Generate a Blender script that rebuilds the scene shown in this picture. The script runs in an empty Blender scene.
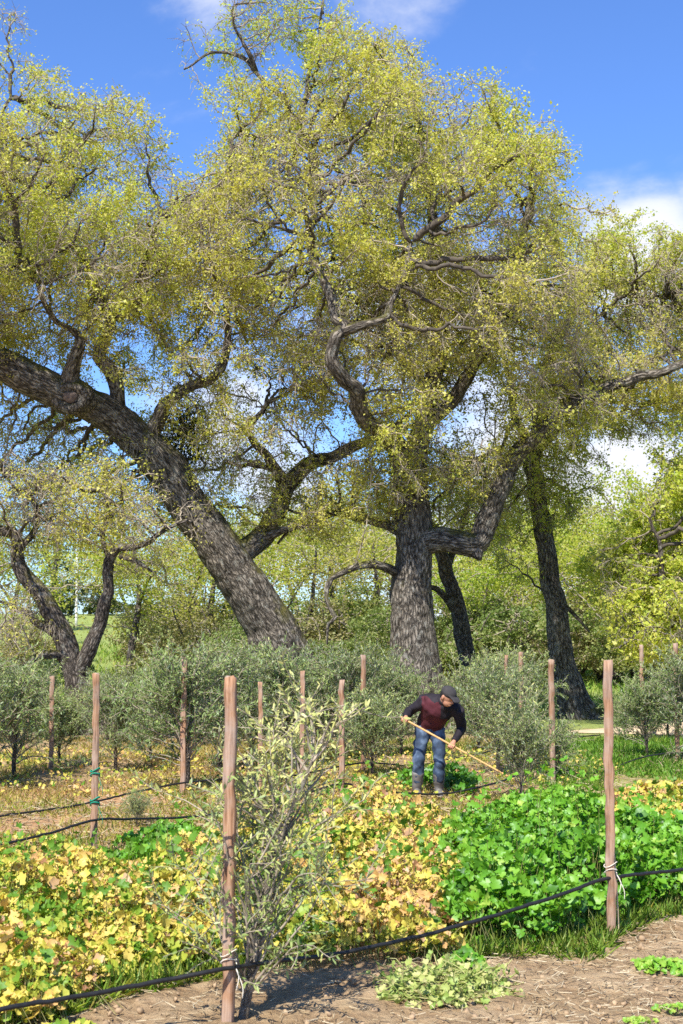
import bpy, math, random
import numpy as np
from mathutils import Vector, noise as mnoise

# ------------------------------------------------------------------ camera, sky, sun, exposure
sc = bpy.context.scene
C = sc.collection
F = 1422.0; CAMZ = 2.1; PITCH = math.atan(116 / F)
cam = bpy.data.cameras.new('camera'); camo = bpy.data.objects.new('camera', cam); C.objects.link(camo)
cam.sensor_fit = 'VERTICAL'; cam.sensor_height = 36.0; cam.lens = 36.0 * F / 1024
cam.clip_start = 0.1; cam.clip_end = 5000
cam.dof.use_dof = True; cam.dof.focus_distance = 19.0; cam.dof.aperture_fstop = 6.3
camo.location = (0, 0, CAMZ); camo.rotation_euler = (math.pi / 2 + PITCH, 0, 0)
sc.camera = camo
sc.render.resolution_x = 683; sc.render.resolution_y = 1024
sc.view_settings.view_transform = 'Standard'; sc.view_settings.look = 'None'
sc.view_settings.exposure = 0.92; sc.view_settings.gamma = 1.0
sc.render.engine = 'CYCLES'
sc.cycles.max_bounces = 10; sc.cycles.diffuse_bounces = 8; sc.cycles.transmission_bounces = 8
sc.cycles.glossy_bounces = 2; sc.cycles.use_denoising = False; sc.cycles.sample_clamp_indirect = 6.0

SUN_EL = math.radians(51); SUN_AZ = math.radians(180 + 22)
world = bpy.data.worlds.new('World'); sc.world = world; world.use_nodes = True
wt = world.node_tree; wn = wt.nodes; wl = wt.links
bg = wn['Background']; bg.inputs['Strength'].default_value = 0.09
sky = wn.new('ShaderNodeTexSky'); sky.sky_type = 'NISHITA'; sky.sun_disc = False
sky.sun_elevation = SUN_EL; sky.sun_rotation = SUN_AZ; sky.air_density = 1.0; sky.dust_density = 0.3; sky.ozone_density = 3.0
tc = wn.new('ShaderNodeTexCoord')
def wmath(op, a=None, b=None, c=None, clamp=False):
    n = wn.new('ShaderNodeMath'); n.operation = op; n.use_clamp = clamp
    for i, v in enumerate((a, b, c)):
        if v is None: continue
        if hasattr(v, 'links'): wl.new(v, n.inputs[i])
        else: n.inputs[i].default_value = v
    return n.outputs[0]
def skydir(px, py):
    rx = (px - 341.5) / F; ry = (512 - py) / F
    v = Vector((rx, math.cos(PITCH) - ry * math.sin(PITCH), math.sin(PITCH) + ry * math.cos(PITCH)))
    return v.normalized()
mp = wn.new('ShaderNodeMapping'); mp.inputs['Scale'].default_value = (1, 1, 1.7); mp.inputs['Location'].default_value = (0.37, 0.1, 0.2)
wl.new(tc.outputs['Generated'], mp.inputs['Vector'])
cn = wn.new('ShaderNodeTexNoise'); cn.inputs['Scale'].default_value = 7.0; cn.inputs['Detail'].default_value = 9; cn.inputs['Roughness'].default_value = 0.58
cn.inputs['Distortion'].default_value = 0.25
wl.new(mp.outputs['Vector'], cn.inputs['Vector'])
cover = None
for (px, py, rad, amt) in ((640, 262, .075, 1.0), (760, 270, .11, 1.0), (380, -25, .075, .62), (215, -5, .05, .42), (180, 130, .07, .22),
                           (610, 520, .13, 1.1), (520, 470, .12, .9), (440, 560, .11, .8), (300, 500, .10, .7), (230, 420, .09, .5), (850, 480, .2, .8), (-250, 380, .2, .6), (60, 470, .07, .3),
                           (430, 330, .12, .6)):
    d = wn.new('ShaderNodeVectorMath'); d.operation = 'DISTANCE'
    wl.new(tc.outputs['Generated'], d.inputs[0]); d.inputs[1].default_value = skydir(px, py)
    m = wmath('MULTIPLY', wmath('SUBTRACT', 1.0, wmath('DIVIDE', d.outputs['Value'], rad), clamp=True), amt)
    cover = m if cover is None else wmath('MAXIMUM', cover, m)
cm = wmath('ADD', wmath('MULTIPLY', cover, 0.95), wmath('MULTIPLY', wmath('SUBTRACT', cn.outputs['Fac'], 0.5), 1.25))
ramp = wn.new('ShaderNodeMapRange'); ramp.interpolation_type = 'SMOOTHERSTEP'
ramp.inputs['From Min'].default_value = 0.12; ramp.inputs['From Max'].default_value = 0.62
wl.new(cm, ramp.inputs['Value'])
mx = wn.new('ShaderNodeMix'); mx.data_type = 'RGBA'
wl.new(ramp.outputs['Result'], mx.inputs['Factor'])
skt = wn.new('ShaderNodeMix'); skt.data_type = 'RGBA'; skt.blend_type = 'MULTIPLY'; skt.inputs['Factor'].default_value = 1.0
wl.new(sky.outputs['Color'], skt.inputs[6]); skt.inputs[7].default_value = (.68, .92, 1.36, 1)
wl.new(skt.outputs[2], mx.inputs[6]); mx.inputs[7].default_value = (5.9, 6.1, 6.7, 1)
wl.new(mx.outputs[2], bg.inputs['Color'])

sun = bpy.data.lights.new('sun', 'SUN'); sun.energy = 4.6; sun.angle = math.radians(0.55); sun.color = (1.0, 0.95, 0.86)
suno = bpy.data.objects.new('sun', sun); C.objects.link(suno)
S = Vector((math.cos(SUN_EL) * math.sin(SUN_AZ), math.cos(SUN_EL) * math.cos(SUN_AZ), math.sin(SUN_EL)))
suno.rotation_euler = S.to_track_quat('Z', 'Y').to_euler(); suno.location = (0, 0, 30)

# ------------------------------------------------------------------ helpers
rng = np.random.default_rng(7)
def at(px, py, d):
    rx = (px - 341.5) / F; ry = (512 - py) / F
    vy = math.cos(PITCH) - ry * math.sin(PITCH); vz = math.sin(PITCH) + ry * math.cos(PITCH)
    t = d / vy
    return np.array((rx * t, d, CAMZ + vz * t))
def smooth(a, b, x):
    t = np.clip((x - a) / (b - a), 0, 1); return t * t * (3 - 2 * t)
def vnoise(P, scale, seed=0):
    """value noise in 0..1 for an (N,3) array"""
    Q = np.asarray(P, float) * scale + seed * 17.31
    i = np.floor(Q).astype(np.int64); f = Q - i; f = f * f * (3 - 2 * f)
    out = np.zeros(len(Q))
    for dx in (0, 1):
        for dy in (0, 1):
            for dz in (0, 1):
                h = ((i[:, 0] + dx) * 374761393 + (i[:, 1] + dy) * 668265263 + (i[:, 2] + dz) * 2147483647 + seed * 974711) & 0x7fffffff
                h = ((h ^ (h >> 13)) * 1274126177) & 0x7fffffff
                h = (h ^ (h >> 16)) & 0xffff
                w = (f[:, 0] if dx else 1 - f[:, 0]) * (f[:, 1] if dy else 1 - f[:, 1]) * (f[:, 2] if dz else 1 - f[:, 2])
                out += w * h / 65535.0
    return out
def ground_z(x, y):
    x = np.asarray(x, float); y = np.asarray(y, float)
    P = np.stack([x.ravel(), y.ravel(), np.zeros(x.size)], 1)
    n = (vnoise(P, .22, 1) - .5) * .10 + (vnoise(P, .9, 2) - .5) * .05
    z = n.reshape(x.shape)
    left = 1 - smooth(-3, 8, x / np.maximum(y, 1) * 40)
    z = z + np.clip(y - 50, 0, 72) * (.012 + .034 * left) + smooth(160, 900, y) * 4
    return z
def gz(x, y): return float(ground_z(np.array([x]), np.array([y]))[0])
def gpt(px, d):
    """ground point seen at picture column px at distance d"""
    x = (px - 341.5) / F * d
    return np.array((x, d, gz(x, d)))
def mesh_np(name, V, faces, mats, parent=None, smooth_=False, midx=None, attrs=None):
    """faces: list of int arrays (n,k)"""
    me = bpy.data.meshes.new(name)
    V = np.ascontiguousarray(V, dtype=np.float32)
    faces = [np.asarray(f, np.int32) for f in faces if len(f)]
    tot = sum(f.size for f in faces); nf = sum(len(f) for f in faces)
    me.vertices.add(len(V)); me.vertices.foreach_set('co', V.ravel())
    me.loops.add(tot); me.polygons.add(nf)
    me.loops.foreach_set('vertex_index', np.concatenate([f.ravel() for f in faces]))
    sizes = np.concatenate([np.full(len(f), f.shape[1], np.int32) for f in faces])
    st = np.zeros(nf, np.int32); st[1:] = np.cumsum(sizes)[:-1]
    me.polygons.foreach_set('loop_start', st)
    if smooth_: me.polygons.foreach_set('use_smooth', np.ones(nf, bool))
    for m in (mats if isinstance(mats, (list, tuple)) else [mats]): me.materials.append(m)
    if midx is not None: me.polygons.foreach_set('material_index', np.asarray(midx, np.int32))
    for k, (ty, arr) in (attrs or {}).items():
        a = me.attributes.new(k, ty, 'POINT')
        a.data.foreach_set({'FLOAT': 'value', 'FLOAT_VECTOR': 'vector', 'FLOAT_COLOR': 'color'}[ty], np.ascontiguousarray(arr, np.float32).ravel())
    me.update(calc_edges=True); me.validate()
    o = bpy.data.objects.new(name, me); C.objects.link(o)
    if parent is not None: o.parent = parent
    return o
def thing(name, label, cat, loc=(0, 0, 0), rz=0.0, group=None):
    o = bpy.data.objects.new(name, None); C.objects.link(o); o.empty_display_size = .2
    o.location = loc; o.rotation_euler = (0, 0, rz)
    o['label'] = label; o['category'] = cat
    if group: o['group'] = group
    return o
def tag(o, label, cat, group=None, kind=None):
    o['label'] = label; o['category'] = cat
    if group: o['group'] = group
    if kind: o['kind'] = kind
    return o
def dup(root, loc, rz, label, scale=1.0, group=None):
    r = root.copy(); C.objects.link(r); r.location = loc; r.rotation_euler = (0, 0, rz); r.scale = (scale,) * 3
    r['label'] = label
    if group: r['group'] = group
    for ch in list(root.children):
        c = ch.copy(); C.objects.link(c); c.parent = r
        for g in ch.children:
            e = g.copy(); C.objects.link(e); e.parent = c
    return r
def frames(D):
    ref = np.array((.31, .87, .38)); ref /= np.linalg.norm(ref)
    A = np.cross(D, ref); A /= np.maximum(np.linalg.norm(A, axis=1, keepdims=True), 1e-6)
    return A, np.cross(D, A)
def unit(v): return v / np.maximum(np.linalg.norm(v, axis=-1, keepdims=True), 1e-9)
def prisms(P0, P1, R0, R1, D0, D1, sides):
    """tapered prisms between P0 and P1; returns verts, quads"""
    n = len(P0); a = np.arange(sides) * 2 * np.pi / sides
    A0, B0 = frames(D0); A1, B1 = frames(D1)
    c = np.cos(a)[None, :, None]; s = np.sin(a)[None, :, None]
    r0 = P0[:, None] + R0[:, None, None] * (A0[:, None] * c + B0[:, None] * s)
    r1 = P1[:, None] + R1[:, None, None] * (A1[:, None] * c + B1[:, None] * s)
    V = np.concatenate([r0, r1], 1).reshape(-1, 3)
    j = np.arange(sides); q = np.stack([j, (j + 1) % sides, (j + 1) % sides + sides, j + sides], 1)
    return V, (q[None] + (np.arange(n) * 2 * sides)[:, None, None]).reshape(-1, 4)
def rand_frames(n, rg, up_bias=0.0, bias=None):
    N = unit(rg.normal(size=(n, 3)))
    if bias is not None: N = unit(N + np.asarray(bias) * up_bias)
    T = unit(np.cross(N, rg.normal(size=(n, 3))))
    return T, np.cross(N, T), N
def stamp(P, T, B, N, size, tv, tf):
    """instances a template (k,3) with faces at P; returns verts, faces"""
    n = len(P); k = len(tv)
    s = np.asarray(size).reshape(-1, 1, 1)
    V = P[:, None] + s * (tv[None, :, 0:1] * T[:, None] + tv[None, :, 1:2] * B[:, None] + tv[None, :, 2:3] * N[:, None])
    return V.reshape(-1, 3), [(np.asarray(f)[None] + (np.arange(n) * k)[:, None, None]).reshape(-1, np.asarray(f).shape[1]) for f in tf]
def resample(pts, step):
    """catmull-rom through rows of pts, resampled to about step"""
    pts = np.asarray(pts, float); n = len(pts)
    P = np.vstack([2 * pts[0] - pts[1], pts, 2 * pts[-1] - pts[-2]]); out = []
    for i in range(1, n):
        p0, p1, p2, p3 = P[i - 1], P[i], P[i + 1], P[i + 2]
        m = max(1, int(np.linalg.norm((p2 - p1)[:3]) / step))
        for t in np.arange(m) / m:
            out.append(.5 * (2 * p1 + (p2 - p0) * t + (2 * p0 - 5 * p1 + 4 * p2 - p3) * t * t + (3 * p1 - p0 - 3 * p2 + p3) * t ** 3))
    out.append(pts[-1]); return np.array(out)

# ------------------------------------------------------------------ materials
def newmat(name):
    m = bpy.data.materials.new(name); m.use_nodes = True
    nt = m.node_tree; nt.nodes.clear(); out = nt.nodes.new('ShaderNodeOutputMaterial')
    return m, nt, out
def nd(nt, ty, **kw):
    n = nt.nodes.new(ty)
    for k, v in kw.items():
        if k.startswith('i_'):
            s = n.inputs[k[2:].replace('_', ' ')]
            if hasattr(v, 'links'): nt.links.new(v, s)
            else: s.default_value = v
        else: setattr(n, k, v)
    return n
def rampn(nt, fac, stops, interp='LINEAR'):
    r = nt.nodes.new('ShaderNodeValToRGB'); r.color_ramp.interpolation = interp
    e = r.color_ramp.elements
    while len(e) > 1: e.remove(e[-1])
    e[0].position = stops[0][0]; e[0].color = (*stops[0][1], 1)
    for p, c in stops[1:]:
        k = e.new(p); k.color = (*c, 1)
    nt.links.new(fac, r.inputs['Fac']); return r.outputs['Color']
def mixc(nt, fac, a, b, blend='MIX'):
    m = nt.nodes.new('ShaderNodeMix'); m.data_type = 'RGBA'; m.blend_type = blend
    for s, v in ((m.inputs['Factor'], fac), (m.inputs[6], a), (m.inputs[7], b)):
        if hasattr(v, 'links'): nt.links.new(v, s)
        elif isinstance(v, (int, float)): s.default_value = v
        else: s.default_value = (*v, 1)
    return m.outputs[2]
def mth(nt, op, a, b=0.0, clamp=False):
    m = nt.nodes.new('ShaderNodeMath'); m.operation = op; m.use_clamp = clamp
    for i, v in enumerate((a, b)):
        if hasattr(v, 'links'): nt.links.new(v, m.inputs[i])
        else: m.inputs[i].default_value = v
    return m.outputs[0]
def leaf_mat(name, stops, trans=.35, tr_tint=(1.1, 1.15, .6), back=None, gloss=.02, rough=.5):
    m, nt, out = newmat(name)
    a = nd(nt, 'ShaderNodeAttribute', attribute_name='tint')
    col = rampn(nt, a.outputs['Fac'], stops)
    if back is not None:
        g = nd(nt, 'ShaderNodeNewGeometry')
        col2 = mixc(nt, g.outputs['Backfacing'], col, mixc(nt, .75, col, back))
    else: col2 = col
    df = nd(nt, 'ShaderNodeBsdfDiffuse', i_Color=col2)
    tr = nd(nt, 'ShaderNodeBsdfTranslucent', i_Color=mixc(nt, 1.0, col, tr_tint, 'MULTIPLY'))
    mx = nd(nt, 'ShaderNodeMixShader', i_Fac=trans)
    nt.links.new(df.outputs[0], mx.inputs[1]); nt.links.new(tr.outputs[0], mx.inputs[2])
    gl = nd(nt, 'ShaderNodeBsdfGlossy', i_Roughness=rough); gl.inputs['Color'].default_value = (.9, .95, 1, 1)
    m2 = nd(nt, 'ShaderNodeMixShader', i_Fac=gloss)
    nt.links.new(mx.outputs[0], m2.inputs[1]); nt.links.new(gl.outputs[0], m2.inputs[2])
    nt.links.new(m2.outputs[0], out.inputs['Surface']); return m
def bark_mat(name, dark, light, moss=.6, scale=1.0, attr='bco'):
    m, nt, out = newmat(name)
    if attr: co = nd(nt, 'ShaderNodeAttribute', attribute_name=attr).outputs['Vector']
    else: co = nd(nt, 'ShaderNodeTexCoord').outputs['Object']
    n1 = nd(nt, 'ShaderNodeTexNoise', i_Vector=co, i_Scale=9.0 * scale, i_Detail=6.0, i_Roughness=.62)
    wv = nd(nt, 'ShaderNodeVectorMath', operation='ADD')
    nt.links.new(co, wv.inputs[0])
    sc_ = nd(nt, 'ShaderNodeVectorMath', operation='SCALE'); nt.links.new(n1.outputs['Color'], sc_.inputs[0]); sc_.inputs['Scale'].default_value = .15 / scale
    nt.links.new(sc_.outputs[0], wv.inputs[1])
    vo = nd(nt, 'ShaderNodeTexVoronoi', feature='DISTANCE_TO_EDGE', i_Scale=17.0 * scale); nt.links.new(wv.outputs[0], vo.inputs['Vector'])
    ridge = nd(nt, 'ShaderNodeMapRange', i_Value=vo.outputs['Distance']); ridge.inputs['From Max'].default_value = .34
    n2 = nd(nt, 'ShaderNodeTexNoise', i_Vector=co, i_Scale=2.2, i_Detail=5.0)
    n5 = nd(nt, 'ShaderNodeTexNoise', i_Vector=co, i_Scale=26.0 * scale, i_Detail=5.0, i_Roughness=.7)
    h = mth(nt, 'ADD', mth(nt, 'MULTIPLY', ridge.outputs[0], .36), mth(nt, 'ADD', mth(nt, 'MULTIPLY', n1.outputs['Fac'], .45), mth(nt, 'MULTIPLY', n5.outputs['Fac'], .5)))
    mid = tuple((a + b) * .45 for a, b in zip(dark, light))
    col = rampn(nt, h, ((.44, dark), (.62, mid), (.82, light)))
    col = mixc(nt, mth(nt, 'MULTIPLY', n2.outputs['Fac'], .6), col, mixc(nt, 1.0, col, (.62, .55, .48), 'MULTIPLY'))
    g = nd(nt, 'ShaderNodeNewGeometry'); sx = nd(nt, 'ShaderNodeSeparateXYZ', i_Vector=g.outputs['Normal'])
    obj = nd(nt, 'ShaderNodeTexCoord')
    n3 = nd(nt, 'ShaderNodeTexNoise', i_Vector=obj.outputs['Object'], i_Scale=1.6, i_Detail=7.0, i_Roughness=.65)
    mm = nd(nt, 'ShaderNodeMapRange', i_Value=mth(nt, 'ADD', mth(nt, 'MULTIPLY', sx.outputs['Z'], .38), n3.outputs['Fac']))
    mm.inputs['From Min'].default_value = .66; mm.inputs['From Max'].default_value = .80; mm.inputs['To Max'].default_value = moss
    col = mixc(nt, mm.outputs[0], col, mixc(nt, n1.outputs['Fac'], (.05, .055, .012), (.17, .15, .03)))
    # pale grey-green lichen spots
    n4 = nd(nt, 'ShaderNodeTexNoise', i_Vector=obj.outputs['Object'], i_Scale=7.0, i_Detail=6.0)
    ml = nd(nt, 'ShaderNodeMapRange', i_Value=n4.outputs['Fac']); ml.inputs['From Min'].default_value = .57; ml.inputs['From Max'].default_value = .66; ml.inputs['To Max'].default_value = .5
    col = mixc(nt, ml.outputs[0], col, (.36, .35, .30))
    bp = nd(nt, 'ShaderNodeBump', i_Height=h, i_Strength=1.0, i_Distance=.08 / scale)
    b = nd(nt, 'ShaderNodeBsdfPrincipled', i_Roughness=.92); nt.links.new(col, b.inputs['Base Color']); nt.links.new(bp.outputs[0], b.inputs['Normal'])
    b.inputs['Specular IOR Level'].default_value = .15
    nt.links.new(b.outputs[0], out.inputs['Surface']); return m
def plain(name, col, rough=.7, var=.25, scale=20.0, bump=.2, stretch=(1, 1, 1), bdist=.004, spec=.3):
    m, nt, out = newmat(name)
    tc_ = nd(nt, 'ShaderNodeTexCoord'); mp_ = nd(nt, 'ShaderNodeMapping'); mp_.inputs['Scale'].default_value = stretch
    nt.links.new(tc_.outputs['Object'], mp_.inputs['Vector'])
    n = nd(nt, 'ShaderNodeTexNoise', i_Vector=mp_.outputs[0], i_Scale=scale, i_Detail=6.0)
    c = rampn(nt, n.outputs['Fac'], ((.3, tuple(x * (1 - var) for x in col)), (.7, tuple(min(1, x * (1 + var)) for x in col))))
    bp = nd(nt, 'ShaderNodeBump', i_Height=n.outputs['Fac'], i_Strength=bump, i_Distance=bdist)
    b = nd(nt, 'ShaderNodeBsdfPrincipled', i_Roughness=rough); nt.links.new(c, b.inputs['Base Color']); nt.links.new(bp.outputs[0], b.inputs['Normal'])
    b.inputs['Specular IOR Level'].default_value = spec
    nt.links.new(b.outputs[0], out.inputs['Surface']); return m
M = {}
M['bark'] = bark_mat('oak_bark', (.030, .025, .020), (.35, .31, .255), .85)
M['bark_dark'] = bark_mat('dark_bark', (.026, .021, .017), (.25, .215, .18), .7, 1.3)
M['olive_bark'] = bark_mat('olive_bark', (.20, .17, .13), (.50, .45, .36), .15, 2.5)
M['twig'] = plain('twig_bark', (.31, .26, .195), .9, .35, 6, .2)
M['limb'] = plain('limb_bark', (.085, .070, .054), .9, .5, 5, .4)
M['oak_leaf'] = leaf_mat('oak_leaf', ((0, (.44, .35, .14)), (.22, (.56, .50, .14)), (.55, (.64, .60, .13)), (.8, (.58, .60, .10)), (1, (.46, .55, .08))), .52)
M['far_leaf'] = leaf_mat('far_leaf', ((0, (.28, .23, .10)), (.25, (.38, .33, .10)), (.55, (.46, .45, .07)), (.8, (.43, .50, .05)), (1, (.26, .38, .05))), .5)
M['scrub_leaf'] = leaf_mat('scrub_leaf', ((0, (.34, .27, .13)), (.4, (.33, .30, .12)), (.7, (.28, .31, .09)), (1, (.18, .25, .06))), .42)
M['dark_leaf'] = leaf_mat('dark_leaf', ((0, (.02, .04, .012)), (.6, (.045, .075, .02)), (1, (.12, .14, .03))), .25)
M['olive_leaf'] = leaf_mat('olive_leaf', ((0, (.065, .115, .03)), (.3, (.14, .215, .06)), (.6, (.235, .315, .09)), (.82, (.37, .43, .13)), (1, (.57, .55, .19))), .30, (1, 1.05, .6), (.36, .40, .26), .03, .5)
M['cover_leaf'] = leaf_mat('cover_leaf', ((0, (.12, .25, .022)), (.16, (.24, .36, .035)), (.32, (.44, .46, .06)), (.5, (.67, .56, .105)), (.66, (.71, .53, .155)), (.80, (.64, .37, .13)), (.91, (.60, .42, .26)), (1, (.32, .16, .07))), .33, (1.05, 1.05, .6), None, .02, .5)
M['mallow_leaf'] = leaf_mat('mallow_leaf', ((0, (.05, .15, .014)), (.4, (.125, .33, .020)), (.75, (.21, .44, .035)), (1, (.40, .54, .09))), .38, (1.25, 1.1, .4), None, .025, .45)
M['grass'] = leaf_mat('grass_blade', ((0, (.22, .42, .05)), (.35, (.38, .48, .08)), (.6, (.56, .51, .13)), (.85, (.62, .48, .21)), (1, (.50, .32, .16))), .5)
M['stem'] = leaf_mat('weed_stem', ((0, (.09, .16, .03)), (1, (.30, .26, .10))), .1)
M['straw'] = leaf_mat('straw', ((0, (.20, .14, .08)), (.5, (.44, .34, .20)), (1, (.66, .56, .38))), .1)
M['hose'] = plain('black_hose', (.018, .018, .018), .45, .3, 30, .1)
M['handle'] = plain('hoe_wood', (.60, .36, .14), .5, .18, 14, .1, (1, 1, 6))
M['steel'] = plain('hoe_steel', (.10, .08, .07), .6, .4, 20, .3)
M['green_tape'] = plain('green_tape', (.01, .22, .13), .5, .2, 30, .1)
M['string'] = plain('pale_string', (.72, .66, .55), .8, .2, 40, .1)
M['cane'] = plain('pale_cane', (.55, .45, .27), .7, .2, 10, .1)
def ground_mat():
    m, nt, out = newmat('ground')
    co = nd(nt, 'ShaderNodeTexCoord').outputs['Object']
    z = nd(nt, 'ShaderNodeAttribute', attribute_name='zone'); sp = nd(nt, 'ShaderNodeSeparateColor', i_Color=z.outputs['Color'])
    nz = lambda s, d=6.0, r=.6: nd(nt, 'ShaderNodeTexNoise', i_Vector=co, i_Scale=s, i_Detail=d, i_Roughness=r).outputs['Fac']
    big, mid, fine, vfine = nz(.6), nz(3.0), nz(14.0, 8), nz(60.0, 8, .7)
    dirt = rampn(nt, mth(nt, 'ADD', mth(nt, 'MULTIPLY', mid, .45), mth(nt, 'MULTIPLY', fine, .55)), ((.32, (.33, .22, .125)), (.5, (.53, .39, .235)), (.68, (.66, .52, .33))))
    dirt = mixc(nt, mth(nt, 'MULTIPLY', vfine, .55), dirt, mixc(nt, 1.0, dirt, (.58, .54, .50), 'MULTIPLY'))
    grass = rampn(nt, mth(nt, 'ADD', mth(nt, 'MULTIPLY', mid, .6), mth(nt, 'MULTIPLY', fine, .4)), ((.3, (.15, .20, .045)), (.5, (.26, .32, .085)), (.7, (.38, .38, .14))))
    straw = rampn(nt, mth(nt, 'ADD', mth(nt, 'MULTIPLY', mid, .5), mth(nt, 'MULTIPLY', vfine, .5)), ((.3, (.30, .20, .08)), (.5, (.46, .33, .12)), (.7, (.52, .43, .16))))
    soil = rampn(nt, fine, ((.3, (.34, .17, .075)), (.5, (.50, .29, .14)), (.7, (.58, .41, .24))))
    edge = lambda w, k: mth(nt, 'MULTIPLY', mth(nt, 'SUBTRACT', mth(nt, 'ADD', w, mth(nt, 'MULTIPLY', mth(nt, 'SUBTRACT', k, .5), 1.1)), .35), 3.2, True)
    dirt = mixc(nt, mth(nt, 'MULTIPLY', mth(nt, 'SUBTRACT', nz(1.3, 5.0), .42), 4.0, True), mixc(nt, 1.0, dirt, (.74, .69, .63), 'MULTIPLY'), dirt)
    col = mixc(nt, edge(sp.outputs['Green'], mid), dirt, grass)
    col = mixc(nt, edge(sp.outputs['Blue'], fine), col, straw)
    col = mixc(nt, edge(sp.outputs['Red'], mid), col, soil)
    h = mth(nt, 'ADD', mth(nt, 'MULTIPLY', fine, 1.0), mth(nt, 'MULTIPLY', vfine, .35))
    bp = nd(nt, 'ShaderNodeBump', i_Height=h, i_Strength=1.0, i_Distance=.06)
    b = nd(nt, 'ShaderNodeBsdfPrincipled', i_Roughness=.95); nt.links.new(col, b.inputs['Base Color']); nt.links.new(bp.outputs[0], b.inputs['Normal'])
    b.inputs['Specular IOR Level'].default_value = .1
    nt.links.new(b.outputs[0], out.inputs['Surface']); return m
M['ground'] = ground_mat()
def post_mat():
    m, nt, out = newmat('stake_wood')
    co = nd(nt, 'ShaderNodeTexCoord').outputs['Object']; oi = nd(nt, 'ShaderNodeObjectInfo')
    ad = nd(nt, 'ShaderNodeVectorMath', operation='ADD'); nt.links.new(co, ad.inputs[0])
    cb = nd(nt, 'ShaderNodeCombineXYZ', i_Z=mth(nt, 'MULTIPLY', oi.outputs['Random'], 50.0)); nt.links.new(cb.outputs[0], ad.inputs[1])
    mp_ = nd(nt, 'ShaderNodeMapping', i_Vector=ad.outputs[0]); mp_.inputs['Scale'].default_value = (1, 1, .06)
    n1 = nd(nt, 'ShaderNodeTexNoise', i_Vector=mp_.outputs[0], i_Scale=75.0, i_Detail=6.0)
    n2 = nd(nt, 'ShaderNodeTexNoise', i_Vector=ad.outputs[0], i_Scale=2.3, i_Detail=5.0, i_Roughness=.7)
    c = rampn(nt, n1.outputs['Fac'], ((.3, (.15, .075, .038)), (.5, (.31, .17, .095)), (.72, (.44, .28, .175))))
    w = nd(nt, 'ShaderNodeMapRange', i_Value=n2.outputs['Fac']); w.inputs['From Min'].default_value = .44; w.inputs['From Max'].default_value = .70; w.inputs['To Max'].default_value = .8
    c = mixc(nt, w.outputs[0], c, mixc(nt, n1.outputs['Fac'], (.22, .18, .15), (.50, .43, .37)))
    bp = nd(nt, 'ShaderNodeBump', i_Height=n1.outputs['Fac'], i_Strength=.7, i_Distance=.008)
    b = nd(nt, 'ShaderNodeBsdfPrincipled', i_Roughness=.85); nt.links.new(c, b.inputs['Base Color']); nt.links.new(bp.outputs[0], b.inputs['Normal'])
    b.inputs['Specular IOR Level'].default_value = .2
    nt.links.new(b.outputs[0], out.inputs['Surface']); return m
M['stake'] = post_mat()
M['cut_wood'] = plain('stake_end', (.33, .24, .17), .9, .3, 40, .3)

# ------------------------------------------------------------------ ground
def grid_axis(segs):
    out = [segs[0][0]]
    for a, b, s in segs:
        n = max(1, int(round((b - a) / s))); out += list(np.linspace(a, b, n + 1)[1:])
    return np.array(out)
def build_ground():
    xs = grid_axis(((-1500, -300, 100), (-300, -60, 15), (-60, -12, 2.5), (-12, -4, .5), (-4, 4, .04), (4, 12, .5), (12, 60, 2.5), (60, 300, 15), (300, 1500, 100)))
    ys = grid_axis(((-300, -40, 40), (-40, 0, 5), (0, 6, .5), (6, 11, .035), (11, 34, .35), (34, 130, 3), (130, 400, 15), (400, 2500, 100)))
    X, Y = np.meshgrid(xs, ys); Z = ground_z(X, Y)
    P = np.stack([X.ravel(), Y.ravel(), np.zeros(X.size)], 1)
    near = ((np.abs(P[:, 0]) < 4) & (P[:, 1] > 6) & (P[:, 1] < 11)).astype(float)
    z = Z.ravel() + near * ((vnoise(P, 4, 5) - .5) * .06 + (vnoise(P, 11, 6) - .5) * .035 + (vnoise(P, 22, 7) - .5) * .022)
    P[:, 2] = z
    ny, nx = X.shape
    i = np.arange(ny - 1)[:, None] * nx + np.arange(nx - 1)[None]
    Q = np.stack([i, i + 1, i + nx + 1, i + nx], -1).reshape(-1, 4)
    d = P[:, 1]; px = 341.5 + F * P[:, 0] / np.maximum(d, .5)
    gr = smooth(10.5, 12.5, d) * .26 + smooth(26, 32, d) * .5
    gr = np.where((px > 540) & (d > 17), np.maximum(gr, .62), gr)
    st = smooth(13, 15.5, d) * (1 - smooth(24, 31, d)) * .42
    so = smooth(10.8, 11.5, d) * (1 - smooth(16.5, 20, d)) * .62 * (px < 420) + smooth(16, 17.5, d) * (1 - smooth(22, 25, d)) * .38
    zone = np.stack([so, gr, st, np.ones_like(gr)], 1)
    o = mesh_np('ground', P, [Q], M['ground'], None, True, None, {'zone': ('FLOAT_COLOR', zone)})
    o['kind'] = 'structure'; o['label'] = 'brown soil and grassy ground of the orchard'
build_ground()
def build_track():
    n = 60; ts = np.linspace(0, 1, n); W = 7; V = []
    for t in ts:
        x = 4.6 + t * 34; y = 28.9 - 1.6 * t + 9 * t * t
        for k in range(W):
            u = k / (W - 1); wdt = 1.5 * min(1, .25 + t * 6)
            yy = y + (u - .5) * 2 * wdt
            V.append((x, yy, gz(x, yy) + .012 + .36 * math.sin(u * math.pi) ** .7 * min(1, t * 8)))
    i = np.arange(n - 1)[:, None] * W + np.arange(W - 1)[None]
    Q = np.stack([i, i + W, i + W + 1, i + 1], -1).reshape(-1, 4)
    o = mesh_np('dirt_track', np.array(V), [Q], plain('pale_dirt', (.50, .38, .25), .95, .15, 3, .5, bdist=.03), None, True)
    o['kind'] = 'structure'; o['label'] = 'pale sandy farm track behind the olives'
build_track()

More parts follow.
